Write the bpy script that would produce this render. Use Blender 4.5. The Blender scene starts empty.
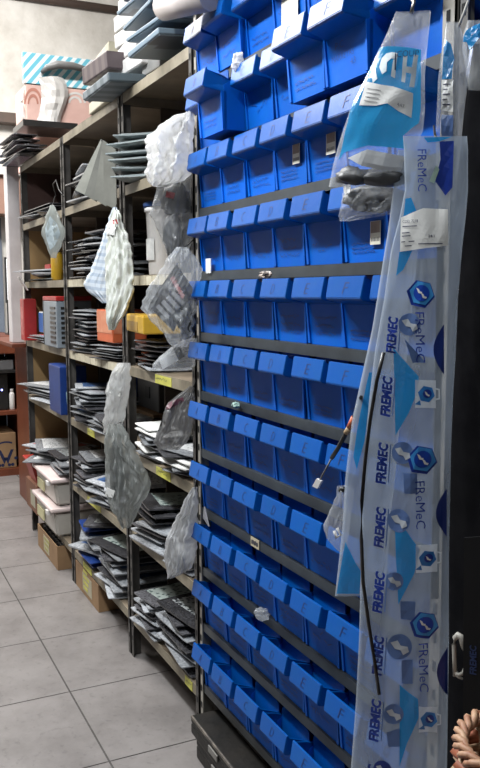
import bpy, bmesh, math, random
from mathutils import Vector, Matrix, noise
random.seed(7)
SC = bpy.context.scene
COL = SC.collection
PI = math.pi
R = math.radians

# ------------------------------------------------------------------ camera
CAM = Vector((0, 0, 1.3))
F = 825.4
AX_R = Vector((0.43038321, 0.9026317, -0.00512849))
AX_U = Vector((-0.0995043, 0.05309003, 0.99361982))
AX_F = Vector((-0.89714502, 0.42712698, -0.11266479))
cd = bpy.data.cameras.new('camera')
cam = bpy.data.objects.new('camera', cd)
COL.objects.link(cam)
cd.sensor_fit = 'VERTICAL'
cd.sensor_height = 24.0
cd.lens = 24.0 * F / 768.0
cd.clip_start = 0.02
cam.matrix_world = Matrix(((AX_R.x, AX_U.x, -AX_F.x, CAM.x), (AX_R.y, AX_U.y, -AX_F.y, CAM.y),
                           (AX_R.z, AX_U.z, -AX_F.z, CAM.z), (0, 0, 0, 1)))
SC.camera = cam

# ------------------------------------------------------------------ world, lights, exposure
W = bpy.data.worlds.new('world')
SC.world = W
W.use_nodes = True
W.node_tree.nodes['Background'].inputs[0].default_value = (0.80, 0.88, 1.0, 1)
W.node_tree.nodes['Background'].inputs[1].default_value = 0.03
vs = SC.view_settings
vs.view_transform = 'Standard'
vs.look = 'None'
vs.exposure = 0.0
vs.gamma = 1.0
vs.use_curve_mapping = False
SC.display_settings.display_device = 'sRGB'


def area(name, loc, rot, sx, sy, power, col=(1, 1, 1)):
    l = bpy.data.lights.new(name, 'AREA')
    l.shape = 'RECTANGLE'
    l.size = sx
    l.size_y = sy
    l.energy = power
    l.color = col
    o = bpy.data.objects.new(name, l)
    COL.objects.link(o)
    o.location = loc
    o.rotation_euler = rot
    return o


area('unseen_hanging_light', (-1.9, 0.0, 2.55), (0, 0, 0), 1.2, 0.14, 66, (0.95, 0.98, 1.0))
area('unseen_ceiling_light', (-3.5, 0.40, 3.3), (0, 0, 0), 0.2, 1.0, 62, (1.0, 0.98, 0.95))  # added out of view to brighten the display box face and far wall
area('unseen_hanging_light', (-0.30, 0.10, 2.45), (0, 0, 0), 0.9, 0.14, 9, (0.90, 0.96, 1.0))  # extra lamp added near the camera to light the hanging bags' fronts
area('unseen_ceiling_light', (-5.6, -0.85, 4.0), (0, 0, 0), 2.4, 1.3, 180, (1.0, 0.98, 0.96))  # unseen wide panel, placed and sized so the upper bin lips reflect white
area('unseen_ceiling_light', (-5.0, 0.30, 3.6), (0, R(52), 0), 0.4, 1.3, 118, (1.0, 0.98, 0.95))

# ------------------------------------------------------------------ pixel helpers (480 x 768 frame) -> points in the place
D = 0.868      # the plane of the shelving fronts


def ray(px, py):
    return AX_R * ((px - 240) / F) - AX_U * ((py - 384) / F) + AX_F


def at_y(px, py, y=D):
    d = ray(px, py)
    return CAM + d * ((y - CAM.y) / d.y)


def at_x(px, py, x):
    d = ray(px, py)
    return CAM + d * ((x - CAM.x) / d.x)


def at_z(px, py, z=0.0):
    d = ray(px, py)
    return CAM + d * ((z - CAM.z) / d.z)


class HangPlane:
    """A vertical plane through the point seen at a pixel at depth y, turned phi from the rack front towards the aisle end."""
    def __init__(s, px, py, y, phi):
        s.a = at_y(px, py, y)
        p = R(phi)
        s.n = Vector((math.sin(p), -math.cos(p), 0))

    def __call__(s, px, py, off=0.0):
        d = ray(px, py)
        return CAM + d * ((s.a - CAM).dot(s.n) / d.dot(s.n)) + s.n * off


# ------------------------------------------------------------------ materials
MATS = {}


def ramp(nt, pts):
    r = nt.nodes.new('ShaderNodeValToRGB')
    e = r.color_ramp.elements
    while len(e) < len(pts):
        e.new(0.5)
    for el, (p, c) in zip(e, pts):
        el.position = p
        el.color = (c[0], c[1], c[2], 1)
    return r


def mat(name, col, col2=None, rough=0.5, metal=0.0, scale=6.0, lo=0.35, hi=0.65, bump=0.0, bscale=None, spec=0.5, stretch=None, rand=0.0,
        coat=0.0):
    if name in MATS:
        return MATS[name]
    m = bpy.data.materials.new(name)
    m.use_nodes = True
    nt = m.node_tree
    b = nt.nodes['Principled BSDF']
    b.inputs['Roughness'].default_value = rough
    b.inputs['Metallic'].default_value = metal
    b.inputs['Specular IOR Level'].default_value = spec
    b.inputs['Coat Weight'].default_value = coat
    b.inputs['Coat Roughness'].default_value = 0.22
    tc = nt.nodes.new('ShaderNodeTexCoord')
    mp = nt.nodes.new('ShaderNodeMapping')
    nt.links.new(tc.outputs['Object'], mp.inputs[0])
    if stretch:
        mp.inputs['Scale'].default_value = stretch
    oi = nt.nodes.new('ShaderNodeObjectInfo')
    mu = nt.nodes.new('ShaderNodeMath')
    mu.operation = 'MULTIPLY'
    mu.inputs[1].default_value = 20.0
    nt.links.new(oi.outputs['Random'], mu.inputs[0])
    n = nt.nodes.new('ShaderNodeTexNoise')
    n.noise_dimensions = '4D'
    n.inputs['Scale'].default_value = scale
    n.inputs['Detail'].default_value = 5
    n.inputs['Roughness'].default_value = 0.6
    nt.links.new(mp.outputs[0], n.inputs['Vector'])
    nt.links.new(mu.outputs[0], n.inputs['W'])
    c2 = col2 or tuple(c * 0.75 for c in col)
    r = ramp(nt, [(lo, col), (hi, c2)])
    nt.links.new(n.outputs['Fac'], r.inputs[0])
    src = r.outputs[0]
    if rand:
        hs = nt.nodes.new('ShaderNodeHueSaturation')
        mr = nt.nodes.new('ShaderNodeMapRange')
        mr.inputs['To Min'].default_value = 1 - rand
        mr.inputs['To Max'].default_value = 1 + rand
        nt.links.new(oi.outputs['Random'], mr.inputs['Value'])
        nt.links.new(mr.outputs[0], hs.inputs['Value'])
        nt.links.new(src, hs.inputs['Color'])
        src = hs.outputs[0]
    nt.links.new(src, b.inputs['Base Color'])
    if bump:
        bn = nt.nodes.new('ShaderNodeTexNoise')
        bn.inputs['Scale'].default_value = bscale or scale * 4
        bn.inputs['Detail'].default_value = 4
        nt.links.new(mp.outputs[0], bn.inputs['Vector'])
        bp = nt.nodes.new('ShaderNodeBump')
        bp.inputs['Strength'].default_value = bump
        bp.inputs['Distance'].default_value = 0.01
        nt.links.new(bn.outputs['Fac'], bp.inputs['Height'])
        nt.links.new(bp.outputs[0], b.inputs['Normal'])
    MATS[name] = m
    return m


def film(name, col, opac_lo, opac_hi, scale=9.0, rough=0.18, stretch=(1, 1, 0.35), bump=0.6, gloss=0.6):
    """thin plastic film: part clear, part milky, with a glossy coat and crinkles"""
    if name in MATS:
        return MATS[name]
    m = bpy.data.materials.new(name)
    m.use_nodes = True
    nt = m.node_tree
    out = nt.nodes['Material Output']
    b = nt.nodes['Principled BSDF']
    b.inputs['Base Color'].default_value = (*col, 1)
    b.inputs['Roughness'].default_value = rough
    b.inputs['Specular IOR Level'].default_value = gloss
    tr = nt.nodes.new('ShaderNodeBsdfTransparent')
    mx = nt.nodes.new('ShaderNodeMixShader')
    tc = nt.nodes.new('ShaderNodeTexCoord')
    mp = nt.nodes.new('ShaderNodeMapping')
    mp.inputs['Scale'].default_value = stretch
    nt.links.new(tc.outputs['Object'], mp.inputs[0])
    n = nt.nodes.new('ShaderNodeTexNoise')
    n.inputs['Scale'].default_value = scale
    n.inputs['Detail'].default_value = 4
    n.inputs['Distortion'].default_value = 0.8
    nt.links.new(mp.outputs[0], n.inputs['Vector'])
    mr = nt.nodes.new('ShaderNodeMapRange')
    mr.inputs['From Min'].default_value = 0.3
    mr.inputs['From Max'].default_value = 0.7
    mr.inputs['To Min'].default_value = opac_lo
    mr.inputs['To Max'].default_value = opac_hi
    nt.links.new(n.outputs['Fac'], mr.inputs['Value'])
    nt.links.new(mr.outputs[0], mx.inputs['Fac'])
    nt.links.new(tr.outputs[0], mx.inputs[1])
    tl = nt.nodes.new('ShaderNodeBsdfTranslucent')
    tl.inputs['Color'].default_value = (*[min(1, c * 1.1) for c in col], 1)
    m2 = nt.nodes.new('ShaderNodeMixShader')
    m2.inputs['Fac'].default_value = 0.42
    nt.links.new(b.outputs[0], m2.inputs[1])
    nt.links.new(tl.outputs[0], m2.inputs[2])
    nt.links.new(m2.outputs[0], mx.inputs[2])
    nt.links.new(mx.outputs[0], out.inputs['Surface'])
    bn = nt.nodes.new('ShaderNodeTexNoise')
    bn.inputs['Scale'].default_value = scale * 3.5
    bn.inputs['Detail'].default_value = 3
    bn.inputs['Distortion'].default_value = 1.2
    nt.links.new(mp.outputs[0], bn.inputs['Vector'])
    bp = nt.nodes.new('ShaderNodeBump')
    bp.inputs['Strength'].default_value = bump
    bp.inputs['Distance'].default_value = 0.02
    nt.links.new(bn.outputs['Fac'], bp.inputs['Height'])
    nt.links.new(bp.outputs[0], b.inputs['Normal'])
    MATS[name] = m
    return m


def stripes(name, c1, c2, axis_scale, rough=0.5, angle=0.0, duty=0.5):
    """alternating printed bands across the object's own x/z plane"""
    if name in MATS:
        return MATS[name]
    m = bpy.data.materials.new(name)
    m.use_nodes = True
    nt = m.node_tree
    b = nt.nodes['Principled BSDF']
    b.inputs['Roughness'].default_value = rough
    tc = nt.nodes.new('ShaderNodeTexCoord')
    mp = nt.nodes.new('ShaderNodeMapping')
    mp.inputs['Rotation'].default_value = angle if isinstance(angle, tuple) else (0, angle, 0)
    w = nt.nodes.new('ShaderNodeTexWave')
    w.inputs['Scale'].default_value = axis_scale
    w.inputs['Distortion'].default_value = 0.4
    nt.links.new(tc.outputs['Object'], mp.inputs[0])
    nt.links.new(mp.outputs[0], w.inputs['Vector'])
    r = ramp(nt, [(duty - 0.08, c1), (duty + 0.08, c2)])
    nt.links.new(w.outputs['Fac'], r.inputs[0])
    nt.links.new(r.outputs[0], b.inputs['Base Color'])
    MATS[name] = m
    return m


def printed(name, base, ink, scale=26, rough=0.35, thr=0.5, kind='vor'):
    """a card printed with dark gasket-like shapes"""
    if name in MATS:
        return MATS[name]
    m = bpy.data.materials.new(name)
    m.use_nodes = True
    nt = m.node_tree
    b = nt.nodes['Principled BSDF']
    b.inputs['Roughness'].default_value = rough
    tc = nt.nodes.new('ShaderNodeTexCoord')
    oi = nt.nodes.new('ShaderNodeObjectInfo')
    ad = nt.nodes.new('ShaderNodeVectorMath')
    ad.operation = 'ADD'
    cb = nt.nodes.new('ShaderNodeCombineXYZ')
    mu = nt.nodes.new('ShaderNodeMath')
    mu.operation = 'MULTIPLY'
    mu.inputs[1].default_value = 9
    nt.links.new(oi.outputs['Random'], mu.inputs[0])
    for k in range(3):
        nt.links.new(mu.outputs[0], cb.inputs[k])
    nt.links.new(tc.outputs['Object'], ad.inputs[0])
    nt.links.new(cb.outputs[0], ad.inputs[1])
    v = nt.nodes.new('ShaderNodeTexVoronoi')
    v.inputs['Scale'].default_value = scale
    v.distance = 'CHEBYCHEV'
    nt.links.new(ad.outputs[0], v.inputs['Vector'])
    r = ramp(nt, [(thr - 0.03, ink), (thr + 0.03, base)])
    nt.links.new(v.outputs['Distance'], r.inputs[0])
    nt.links.new(r.outputs[0], b.inputs['Base Color'])
    MATS[name] = m
    return m


BLUE = mat('blue_plastic', (0.0, 0.10, 0.52), (0.001, 0.115, 0.48), rough=0.55, scale=16, lo=0.45, hi=0.8, spec=0.14, rand=0.12, coat=.06, bump=0.05, bscale=60)
BLUE_LIP = mat('blue_lip_plastic', (0.0, 0.077, 0.34), (0.001, 0.086, 0.32), rough=0.40, scale=22, lo=0.45, hi=0.8, spec=0.10, rand=0.08, coat=.32, bump=0.05, bscale=60)
INK = mat('marker_ink', (0.005, 0.012, 0.06), rough=0.6)
BLUEINK = mat('faded_marker_ink', (0.001, 0.015, 0.09), (0.002, 0.03, 0.16), rough=0.5, scale=80)
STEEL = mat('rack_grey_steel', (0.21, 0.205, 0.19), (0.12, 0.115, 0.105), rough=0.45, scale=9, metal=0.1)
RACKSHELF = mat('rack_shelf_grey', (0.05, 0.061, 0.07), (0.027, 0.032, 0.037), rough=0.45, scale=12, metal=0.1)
UPR = mat('upright_beige', (0.40, 0.38, 0.33), (0.24, 0.22, 0.19), rough=0.5, scale=10, metal=0.0)
DARKPOST = mat('dark_post_steel', (0.075, 0.068, 0.062), (0.03, 0.028, 0.026), rough=0.5, scale=12)
SHELF = mat('shelf_beige_enamel', (0.29, 0.25, 0.18), (0.11, 0.092, 0.062), rough=0.55, scale=9, lo=0.36, hi=0.68)
UNDER = mat('shelf_rusty_underside', (0.23, 0.18, 0.125), (0.13, 0.10, 0.07), rough=0.7, scale=5)
HOLE = mat('black_hole', (0.006, 0.006, 0.006), rough=0.9)
DARKBACK = mat('dark_back_board', (0.035, 0.027, 0.022), (0.018, 0.014, 0.012), rough=0.8, scale=4)
TANBOARD = mat('tan_hardboard', (0.36, 0.23, 0.10), (0.27, 0.165, 0.07), rough=0.75, scale=5)
BROWNWOOD = mat('red_brown_wood', (0.17, 0.045, 0.018), (0.10, 0.026, 0.012), rough=0.4, scale=4, stretch=(1, 1, 0.15))
CARD = mat('cardboard', (0.30, 0.185, 0.095), (0.22, 0.13, 0.065), rough=0.8, scale=6)
WHITE = mat('white_paper', (0.78, 0.78, 0.76), (0.62, 0.62, 0.60), rough=0.6, scale=14)
WHITEPL = mat('white_plastic', (0.75, 0.74, 0.72), (0.62, 0.60, 0.58), rough=0.35, scale=9)
BLACKPL = mat('black_plastic', (0.012, 0.012, 0.013), (0.022, 0.021, 0.02), rough=0.35, scale=14)
BLACKCASE = mat('black_case_vinyl', (0.008, 0.008, 0.008), (0.016, 0.014, 0.012), rough=0.55, scale=10, bump=0.2, spec=.25)
SCUFF = mat('scuffed_edge', (0.20, 0.17, 0.14), (0.05, 0.045, 0.04), rough=0.7, scale=40)
YELLOW = mat('yellow_label', (0.62, 0.60, 0.10), (0.46, 0.44, 0.10), rough=0.6, scale=20)
YELLOWBOX = mat('yellow_card', (0.62, 0.38, 0.025), (0.45, 0.26, 0.02), rough=0.5, scale=10)
ORANGE = mat('orange_card', (0.62, 0.13, 0.045), (0.50, 0.10, 0.03), rough=0.5, scale=10)
RED = mat('red_card', (0.40, 0.02, 0.018), (0.27, 0.015, 0.015), rough=0.4, scale=10)
BLUECARD = mat('blue_card', (0.010, 0.045, 0.22), (0.008, 0.03, 0.15), rough=0.35, scale=10)
TEAL = film('teal_print', (0.012, 0.27, 0.62), 0.84, 0.95, bump=.08)
NAVY = mat('navy_print', (0.012, 0.04, 0.30), rough=0.3, scale=8)
MIDBLUE = mat('mid_blue_print', (0.03, 0.20, 0.55), rough=0.3, scale=8)
PALEBLUE = mat('pale_violet_blue_print', (0.11, 0.19, 0.42), rough=0.35, scale=8)
FILM = film('clear_grey_film', (0.62, 0.65, 0.68), 0.22, 0.45)
FILMW = film('milky_white_film', (0.88, 0.88, 0.87), 0.66, 1.0, bump=.9)
FILMG = film('smoky_grey_film', (0.36, 0.38, 0.37), 0.45, 0.75)
FILML = film('long_bag_film', (0.44, 0.51, 0.60), 0.32, 0.54, scale=6, bump=0.35)
FILMC = film('clear_film', (0.75, 0.78, 0.80), 0.12, 0.34)

# packet looks
P_SILVER = mat('silver_foil_card', (0.42, 0.42, 0.44), (0.25, 0.25, 0.27), rough=0.35, scale=14, rand=0.25)
P_DARK = printed('black_gasket_print', (0.36, 0.38, 0.38), (0.02, 0.022, 0.025), scale=20, thr=0.36)
P_WHITE = printed('white_card_print', (0.62, 0.63, 0.63), (0.05, 0.05, 0.06), scale=16, thr=0.22)
P_BLUE = printed('blue_card_print', (0.05, 0.11, 0.26), (0.02, 0.03, 0.07), scale=14, thr=0.3)
P_GREEN = printed('pale_green_print', (0.40, 0.46, 0.43), (0.05, 0.08, 0.08), scale=12, thr=0.28)
P_TAN = mat('tan_paper', (0.46, 0.40, 0.30), (0.34, 0.29, 0.21), rough=0.6, scale=10, rand=0.2)
P_PURPLE = printed('plum_card_print', (0.20, 0.13, 0.17), (0.03, 0.02, 0.03), scale=14, thr=0.3)
P_ENV = mat('grey_green_envelope', (0.27, 0.31, 0.31), (0.17, 0.20, 0.21), rough=0.4, scale=10, bump=0.3, rand=0.15)
SLEEVE = mat('packet_plastic_edge', (0.42, 0.44, 0.46), (0.18, 0.19, 0.21), rough=0.22, scale=20, rand=0.4)
DARKEDGE = mat('packet_dark_edge', (0.10, 0.10, 0.11), (0.03, 0.03, 0.033), rough=0.25, scale=20, rand=.5)


# ------------------------------------------------------------------ geometry helpers
def new():
    return bmesh.new()


def box(bm, x0, x1, y0, y1, z0, z1, mi=0, bev=0.0):
    vs_ = [bm.verts.new(p) for p in ((x0, y0, z0), (x1, y0, z0), (x1, y1, z0), (x0, y1, z0), (x0, y0, z1), (x1, y0, z1), (x1, y1, z1), (x0, y1, z1))]
    fs = []
    for q in ((0, 3, 2, 1), (4, 5, 6, 7), (0, 1, 5, 4), (1, 2, 6, 5), (2, 3, 7, 6), (3, 0, 4, 7)):
        f = bm.faces.new([vs_[i] for i in q])
        f.material_index = mi
        fs.append(f)
    if bev:
        es = list({e for f in fs for e in f.edges})
        bmesh.ops.bevel(bm, geom=es, offset=bev, segments=2, profile=0.6, affect='EDGES')
    return vs_


def hexa(bm, pts, mi=0):
    """eight points: bottom loop then top loop"""
    v = [bm.verts.new(p) for p in pts]
    for q in ((0, 3, 2, 1), (4, 5, 6, 7), (0, 1, 5, 4), (1, 2, 6, 5), (2, 3, 7, 6), (3, 0, 4, 7)):
        f = bm.faces.new([v[i] for i in q])
        f.material_index = mi
    return v


def obox(bm, c, ax, ay, az, mi=0):
    """box from centre and three half-axis vectors"""
    c = Vector(c)
    pts = []
    for sz in (-1, 1):
        for sx, sy in ((-1, -1), (1, -1), (1, 1), (-1, 1)):
            pts.append(c + ax * sx + ay * sy + az * sz)
    return hexa(bm, pts, mi)


def tube(bm, pts, r, seg=8, mi=0, caps=True):
    pts = [Vector(p) for p in pts]
    rings = []
    up = Vector((0, 0, 1))
    for i, p in enumerate(pts):
        t = (pts[min(i + 1, len(pts) - 1)] - pts[max(i - 1, 0)]).normalized()
        a = t.cross(up)
        if a.length < 1e-3:
            a = t.cross(Vector((1, 0, 0)))
        a.normalize()
        b = t.cross(a)
        rr = r[i] if isinstance(r, (list, tuple)) else r
        rings.append([bm.verts.new(p + (a * math.cos(2 * PI * k / seg) + b * math.sin(2 * PI * k / seg)) * rr) for k in range(seg)])
    for a, b in zip(rings, rings[1:]):
        for k in range(seg):
            f = bm.faces.new((a[k], a[(k + 1) % seg], b[(k + 1) % seg], b[k]))
            f.material_index = mi
            f.smooth = True
    if caps:
        bm.faces.new(rings[0]).material_index = mi
        bm.faces.new(list(reversed(rings[-1]))).material_index = mi


def lathe(bm, prof, c, seg=24, mi=0):
    rings = []
    for r, z in prof:
        rings.append([bm.verts.new((c[0] + r * math.cos(2 * PI * k / seg), c[1] + r * math.sin(2 * PI * k / seg), c[2] + z)) for k in range(seg)])
    for a, b in zip(rings, rings[1:]):
        for k in range(seg):
            f = bm.faces.new((a[k], a[(k + 1) % seg], b[(k + 1) % seg], b[k]))
            f.smooth = True
            f.material_index = mi
    bm.faces.new(list(reversed(rings[0]))).material_index = mi
    bm.faces.new(rings[-1]).material_index = mi


def obj(name, bm, mats, parent=None, smooth=False, world=True):
    """links the bmesh as ONE mesh object; world=True: verts are in world space and move into the parent's"""
    bmesh.ops.recalc_face_normals(bm, faces=bm.faces[:])
    me = bpy.data.meshes.new(name)
    off = Vector((0, 0, 0))
    if parent is not None and world:
        p = parent
        while p is not None:
            off += p.location
            p = p.parent
        bmesh.ops.translate(bm, verts=bm.verts[:], vec=-off)
    if smooth:
        for f in bm.faces:
            f.smooth = True
    bm.to_mesh(me)
    bm.free()
    for m in (mats if isinstance(mats, (list, tuple)) else [mats]):
        me.materials.append(m)
    o = bpy.data.objects.new(name, me)
    COL.objects.link(o)
    if parent is not None:
        o.parent = parent
    return o


def tag(o, label, cat, group=None, kind=None):
    o['label'] = label
    o['category'] = cat
    if group:
        o['group'] = group
    if kind:
        o['kind'] = kind
    return o


def thing(name, label, cat, loc, group=None):
    o = bpy.data.objects.new(name, None)
    o.empty_display_size = 0.05
    COL.objects.link(o)
    o.location = loc
    return tag(o, label, cat, group)


def solo(name, bm, mats, label, cat, group=None, smooth=False, origin=None):
    """one thing that is one mesh; origin moves to its base"""
    if origin is None:
        xs = [v.co for v in bm.verts]
        mn = Vector((min(v.x for v in xs), min(v.y for v in xs), min(v.z for v in xs)))
        mx = Vector((max(v.x for v in xs), max(v.y for v in xs), max(v.z for v in xs)))
        origin = Vector(((mn.x + mx.x) / 2, (mn.y + mx.y) / 2, mn.z))
    bmesh.ops.translate(bm, verts=bm.verts[:], vec=-Vector(origin))
    o = obj(name, bm, mats, None, smooth)
    o.location = origin
    return tag(o, label, cat, group)


def struct(name, bm, m, parent=None):
    o = obj(name, bm, m, parent)
    if parent is None:
        o['kind'] = 'structure'
    return o


def sticker(bm, p0, ux, uz, n, w, h, t=0.0008, mi=0):
    """thin paper label: corner p0, unit axes ux, uz, outward normal n"""
    obox(bm, p0 + ux * w / 2 + uz * h / 2 + n * t, ux * w / 2, n * t / 2, uz * h / 2, mi)


TEXTS = {}


def text_polys(body, bold=0.0, shear=0.0):
    """outline of a word as (verts, faces), height 1 unit, from the built-in font"""
    k = (body, bold, shear)
    if k not in TEXTS:
        c = bpy.data.curves.new('lettering', 'FONT')
        c.body = body
        c.shear = shear
        c.offset = bold
        c.resolution_u = 2
        o = bpy.data.objects.new('lettering', c)
        COL.objects.link(o)
        bpy.context.view_layer.update()
        me = bpy.data.meshes.new_from_object(o.evaluated_get(bpy.context.evaluated_depsgraph_get()))
        v = [Vector(q.co) for q in me.vertices]
        f = [tuple(p.vertices) for p in me.polygons]
        bpy.data.objects.remove(o)
        bpy.data.curves.remove(c)
        bpy.data.meshes.remove(me)
        x0 = min(q.x for q in v)
        x1 = max(q.x for q in v)
        y0 = min(q.y for q in v)
        y1 = max(q.y for q in v)
        TEXTS[k] = ([((q.x - x0) / (x1 - x0), (q.y - y0) / (y1 - y0)) for q in v], f)
    return TEXTS[k]


def put_text(bm, body, p0, ux, uy, w, h, bold=0.0, shear=0.0, mi=0):
    """writes a word into a w x h rectangle from corner p0"""
    v, f = text_polys(body, bold, shear)
    vv = [bm.verts.new(p0 + ux * (a * w) + uy * (b * h)) for a, b in v]
    for q in f:
        try:
            bm.faces.new([vv[i] for i in q]).material_index = mi
        except ValueError:
            pass


def scribble(bm, p0, ux, uz, n, w, h, rng, lines=2, mi=0):
    """small rows of marker handwriting as thin strokes"""
    for l in range(lines):
        x = 0.0
        zz = h * (1 - (l + 0.6) / lines)
        sz = h / lines * 0.55
        while x < w * rng.uniform(0.75, 1.0):
            dx = sz * rng.uniform(0.4, 0.8)
            a = p0 + ux * x + uz * (zz + rng.uniform(-0.1, 0.9) * sz)
            b = p0 + ux * (x + dx * 0.8) + uz * (zz + rng.uniform(-0.1, 0.9) * sz)
            d = (b - a)
            if d.length > 1e-5:
                s = d.normalized().cross(n) * 0.0008
                f = bm.faces.new([bm.verts.new(q + n * 0.0009) for q in (a - s, b - s, b + s, a + s)])
                f.material_index = mi
            x += dx

# ================================================================== THE SETTING
def floor_mat():
    m = bpy.data.materials.new('floor_tiles')
    m.use_nodes = True
    nt = m.node_tree
    b = nt.nodes['Principled BSDF']
    b.inputs['Roughness'].default_value = 0.38
    tc = nt.nodes.new('ShaderNodeTexCoord')
    n = nt.nodes.new('ShaderNodeTexNoise')
    n.inputs['Scale'].default_value = 5
    n.inputs['Detail'].default_value = 8
    n.inputs['Roughness'].default_value = 0.7
    nt.links.new(tc.outputs['Object'], n.inputs['Vector'])
    r = ramp(nt, [(0.35, (0.155, 0.143, 0.138)), (0.62, (0.218, 0.203, 0.197))])
    nt.links.new(n.outputs['Fac'], r.inputs[0])
    n2 = nt.nodes.new('ShaderNodeTexNoise')
    n2.inputs['Scale'].default_value = 45
    n2.inputs['Detail'].default_value = 3
    nt.links.new(tc.outputs['Object'], n2.inputs['Vector'])
    r2 = ramp(nt, [(0.3, (0.80, 0.80, 0.80)), (0.42, (1, 1, 1))])
    nt.links.new(n2.outputs['Fac'], r2.inputs[0])
    mx = nt.nodes.new('ShaderNodeMix')
    mx.data_type = 'RGBA'
    mx.blend_type = 'MULTIPLY'
    mx.inputs[0].default_value = 1
    nt.links.new(r.outputs[0], mx.inputs[6])
    nt.links.new(r2.outputs[0], mx.inputs[7])
    nt.links.new(mx.outputs[2], b.inputs['Base Color'])
    return m


FLOORM = floor_mat()
GROUT = mat('dark_grout', (0.055, 0.05, 0.045), (0.09, 0.085, 0.08), rough=0.9, scale=30)
# tiles laid on a dark grout bed: a single floor mesh (grout slab + tiles), 0.447 m module
bm = new()
T = 0.447
gx0, gy0 = -2.112, 0.597
box(bm, -7.4, 2.2, -2.4, 3.3, -0.06, -0.003, 1)
gap = 0.0028
for i in range(-12, 10):
    for j in range(-7, 7):
        x0, x1 = gx0 + i * T, gx0 + (i + 1) * T
        y0, y1 = gy0 + j * T, gy0 + (j + 1) * T
        x0, x1, y0, y1 = max(x0, -7.4), min(x1, 2.2), max(y0, -2.4), min(y1, 3.3)
        if x1 - x0 < 0.02 or y1 - y0 < 0.02:
            continue
        f = bm.faces.new([bm.verts.new(p) for p in ((x0 + gap * .7, y0 + gap, 0), (x1 - gap * .7, y0 + gap, 0), (x1 - gap * .7, y1 - gap, 0), (x0 + gap * .7, y1 - gap, 0))])
        f.material_index = 0
struct('floor', bm, [FLOORM, GROUT])

PLASTER = mat('cream_plaster', (0.72, 0.70, 0.66), (0.47, 0.445, 0.40), rough=0.85, scale=2.6, lo=0.36, hi=0.66, bump=0.5, bscale=12)
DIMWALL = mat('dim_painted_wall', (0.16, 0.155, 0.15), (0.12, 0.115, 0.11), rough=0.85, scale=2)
bm = new(); box(bm, -7.5, -7.4, -2.4, 3.3, 0, 4.1); struct('wall_far', bm, PLASTER)
bm = new(); box(bm, -7.5, 2.3, 3.3, 3.4, 0, 4.1); struct('wall_right', bm, DIMWALL)
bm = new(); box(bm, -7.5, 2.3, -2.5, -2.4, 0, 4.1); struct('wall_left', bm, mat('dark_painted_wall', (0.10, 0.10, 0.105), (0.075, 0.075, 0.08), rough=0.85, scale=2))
bm = new(); box(bm, 2.2, 2.3, -2.4, 3.3, 0, 4.1); struct('wall_near', bm, DIMWALL)
bm = new(); box(bm, -7.5, 2.3, -2.5, 3.4, 4.1, 4.2); struct('ceiling', bm, mat('ceiling_paint', (0.6, 0.59, 0.56), (0.54, 0.53, 0.5), rough=0.9, scale=2))

# dark pipe along the far wall near the ceiling
XW = -7.36
a, b_ = at_x(20, -4, XW), at_x(150, 15, XW)
bm = new(); tube(bm, [a + (a - b_) * 1.5, b_ + (b_ - a) * 1.0], 0.034, 10)
struct('trim_1', bm, mat('dark_pipe_paint', (0.07, 0.045, 0.035), (0.05, 0.035, 0.03), rough=0.6))

# pieces of the far end seen past the shelving, at the left edge of the view
# brown beam on the far wall
a, b_ = at_x(-30, 112, -7.3), at_x(22.5, 123, -7.3)
bm = new(); box(bm, -7.4, -7.26, a.y, b_.y, b_.z - 0.01, b_.z + 0.07)
struct('trim_2', bm, mat('brown_beam', (0.10, 0.065, 0.05), (0.07, 0.05, 0.04), rough=0.6))
# wall cupboard (pink-brown) and the grey-blue door beneath it
a, b_ = at_x(-60, 172, -7.1), at_x(9, 214, -7.1)
t = thing('wall_cupboard', 'pinkish brown wall cupboard at the far end of the room', 'cupboard', ((-7.4 - 7.1) / 2, (a.y + b_.y) / 2, b_.z))
bm = new(); box(bm, -7.4, -7.1, a.y, b_.y + .1, b_.z, a.z, 0, 0.006)
obj('carcass', bm, mat('pink_brown_laminate', (0.34, 0.20, 0.15), (0.28, 0.16, 0.12), rough=0.5), t)
bm = new(); box(bm, -7.4, -7.05, a.y - .03, b_.y + .13, a.z + 0.001, a.z + 0.05, 0, 0.006)
obj('top_board', bm, mat('pale_top_board', (0.66, 0.64, 0.62), rough=0.5), t)
a, b_ = at_x(-60, 216, -7.35), at_x(7, 380, -7.35)
bm = new(); box(bm, -7.4, -7.36, a.y, b_.y, 0.0, a.z); struct('door_1', bm, mat('grey_blue_door_paint', (0.17, 0.20, 0.25), (0.13, 0.155, 0.20), rough=0.5))

# white steel column at the far end of the shelving
XC = -4.62
a, b_ = at_x(9.0, 240, XC), at_x(21.0, 240, XC)
bm = new(); box(bm, XC - 0.10, XC, a.y, b_.y, 1.0215, at_x(14, 158, XC).z, 0, 0.004)
solo('support_column', bm, mat('whitish_column_paint', (0.66, 0.64, 0.65), (0.46, 0.43, 0.44), rough=0.35, scale=3, lo=.4, hi=.7),
     'white painted upright column at the far end of the left shelving', 'column')

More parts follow.
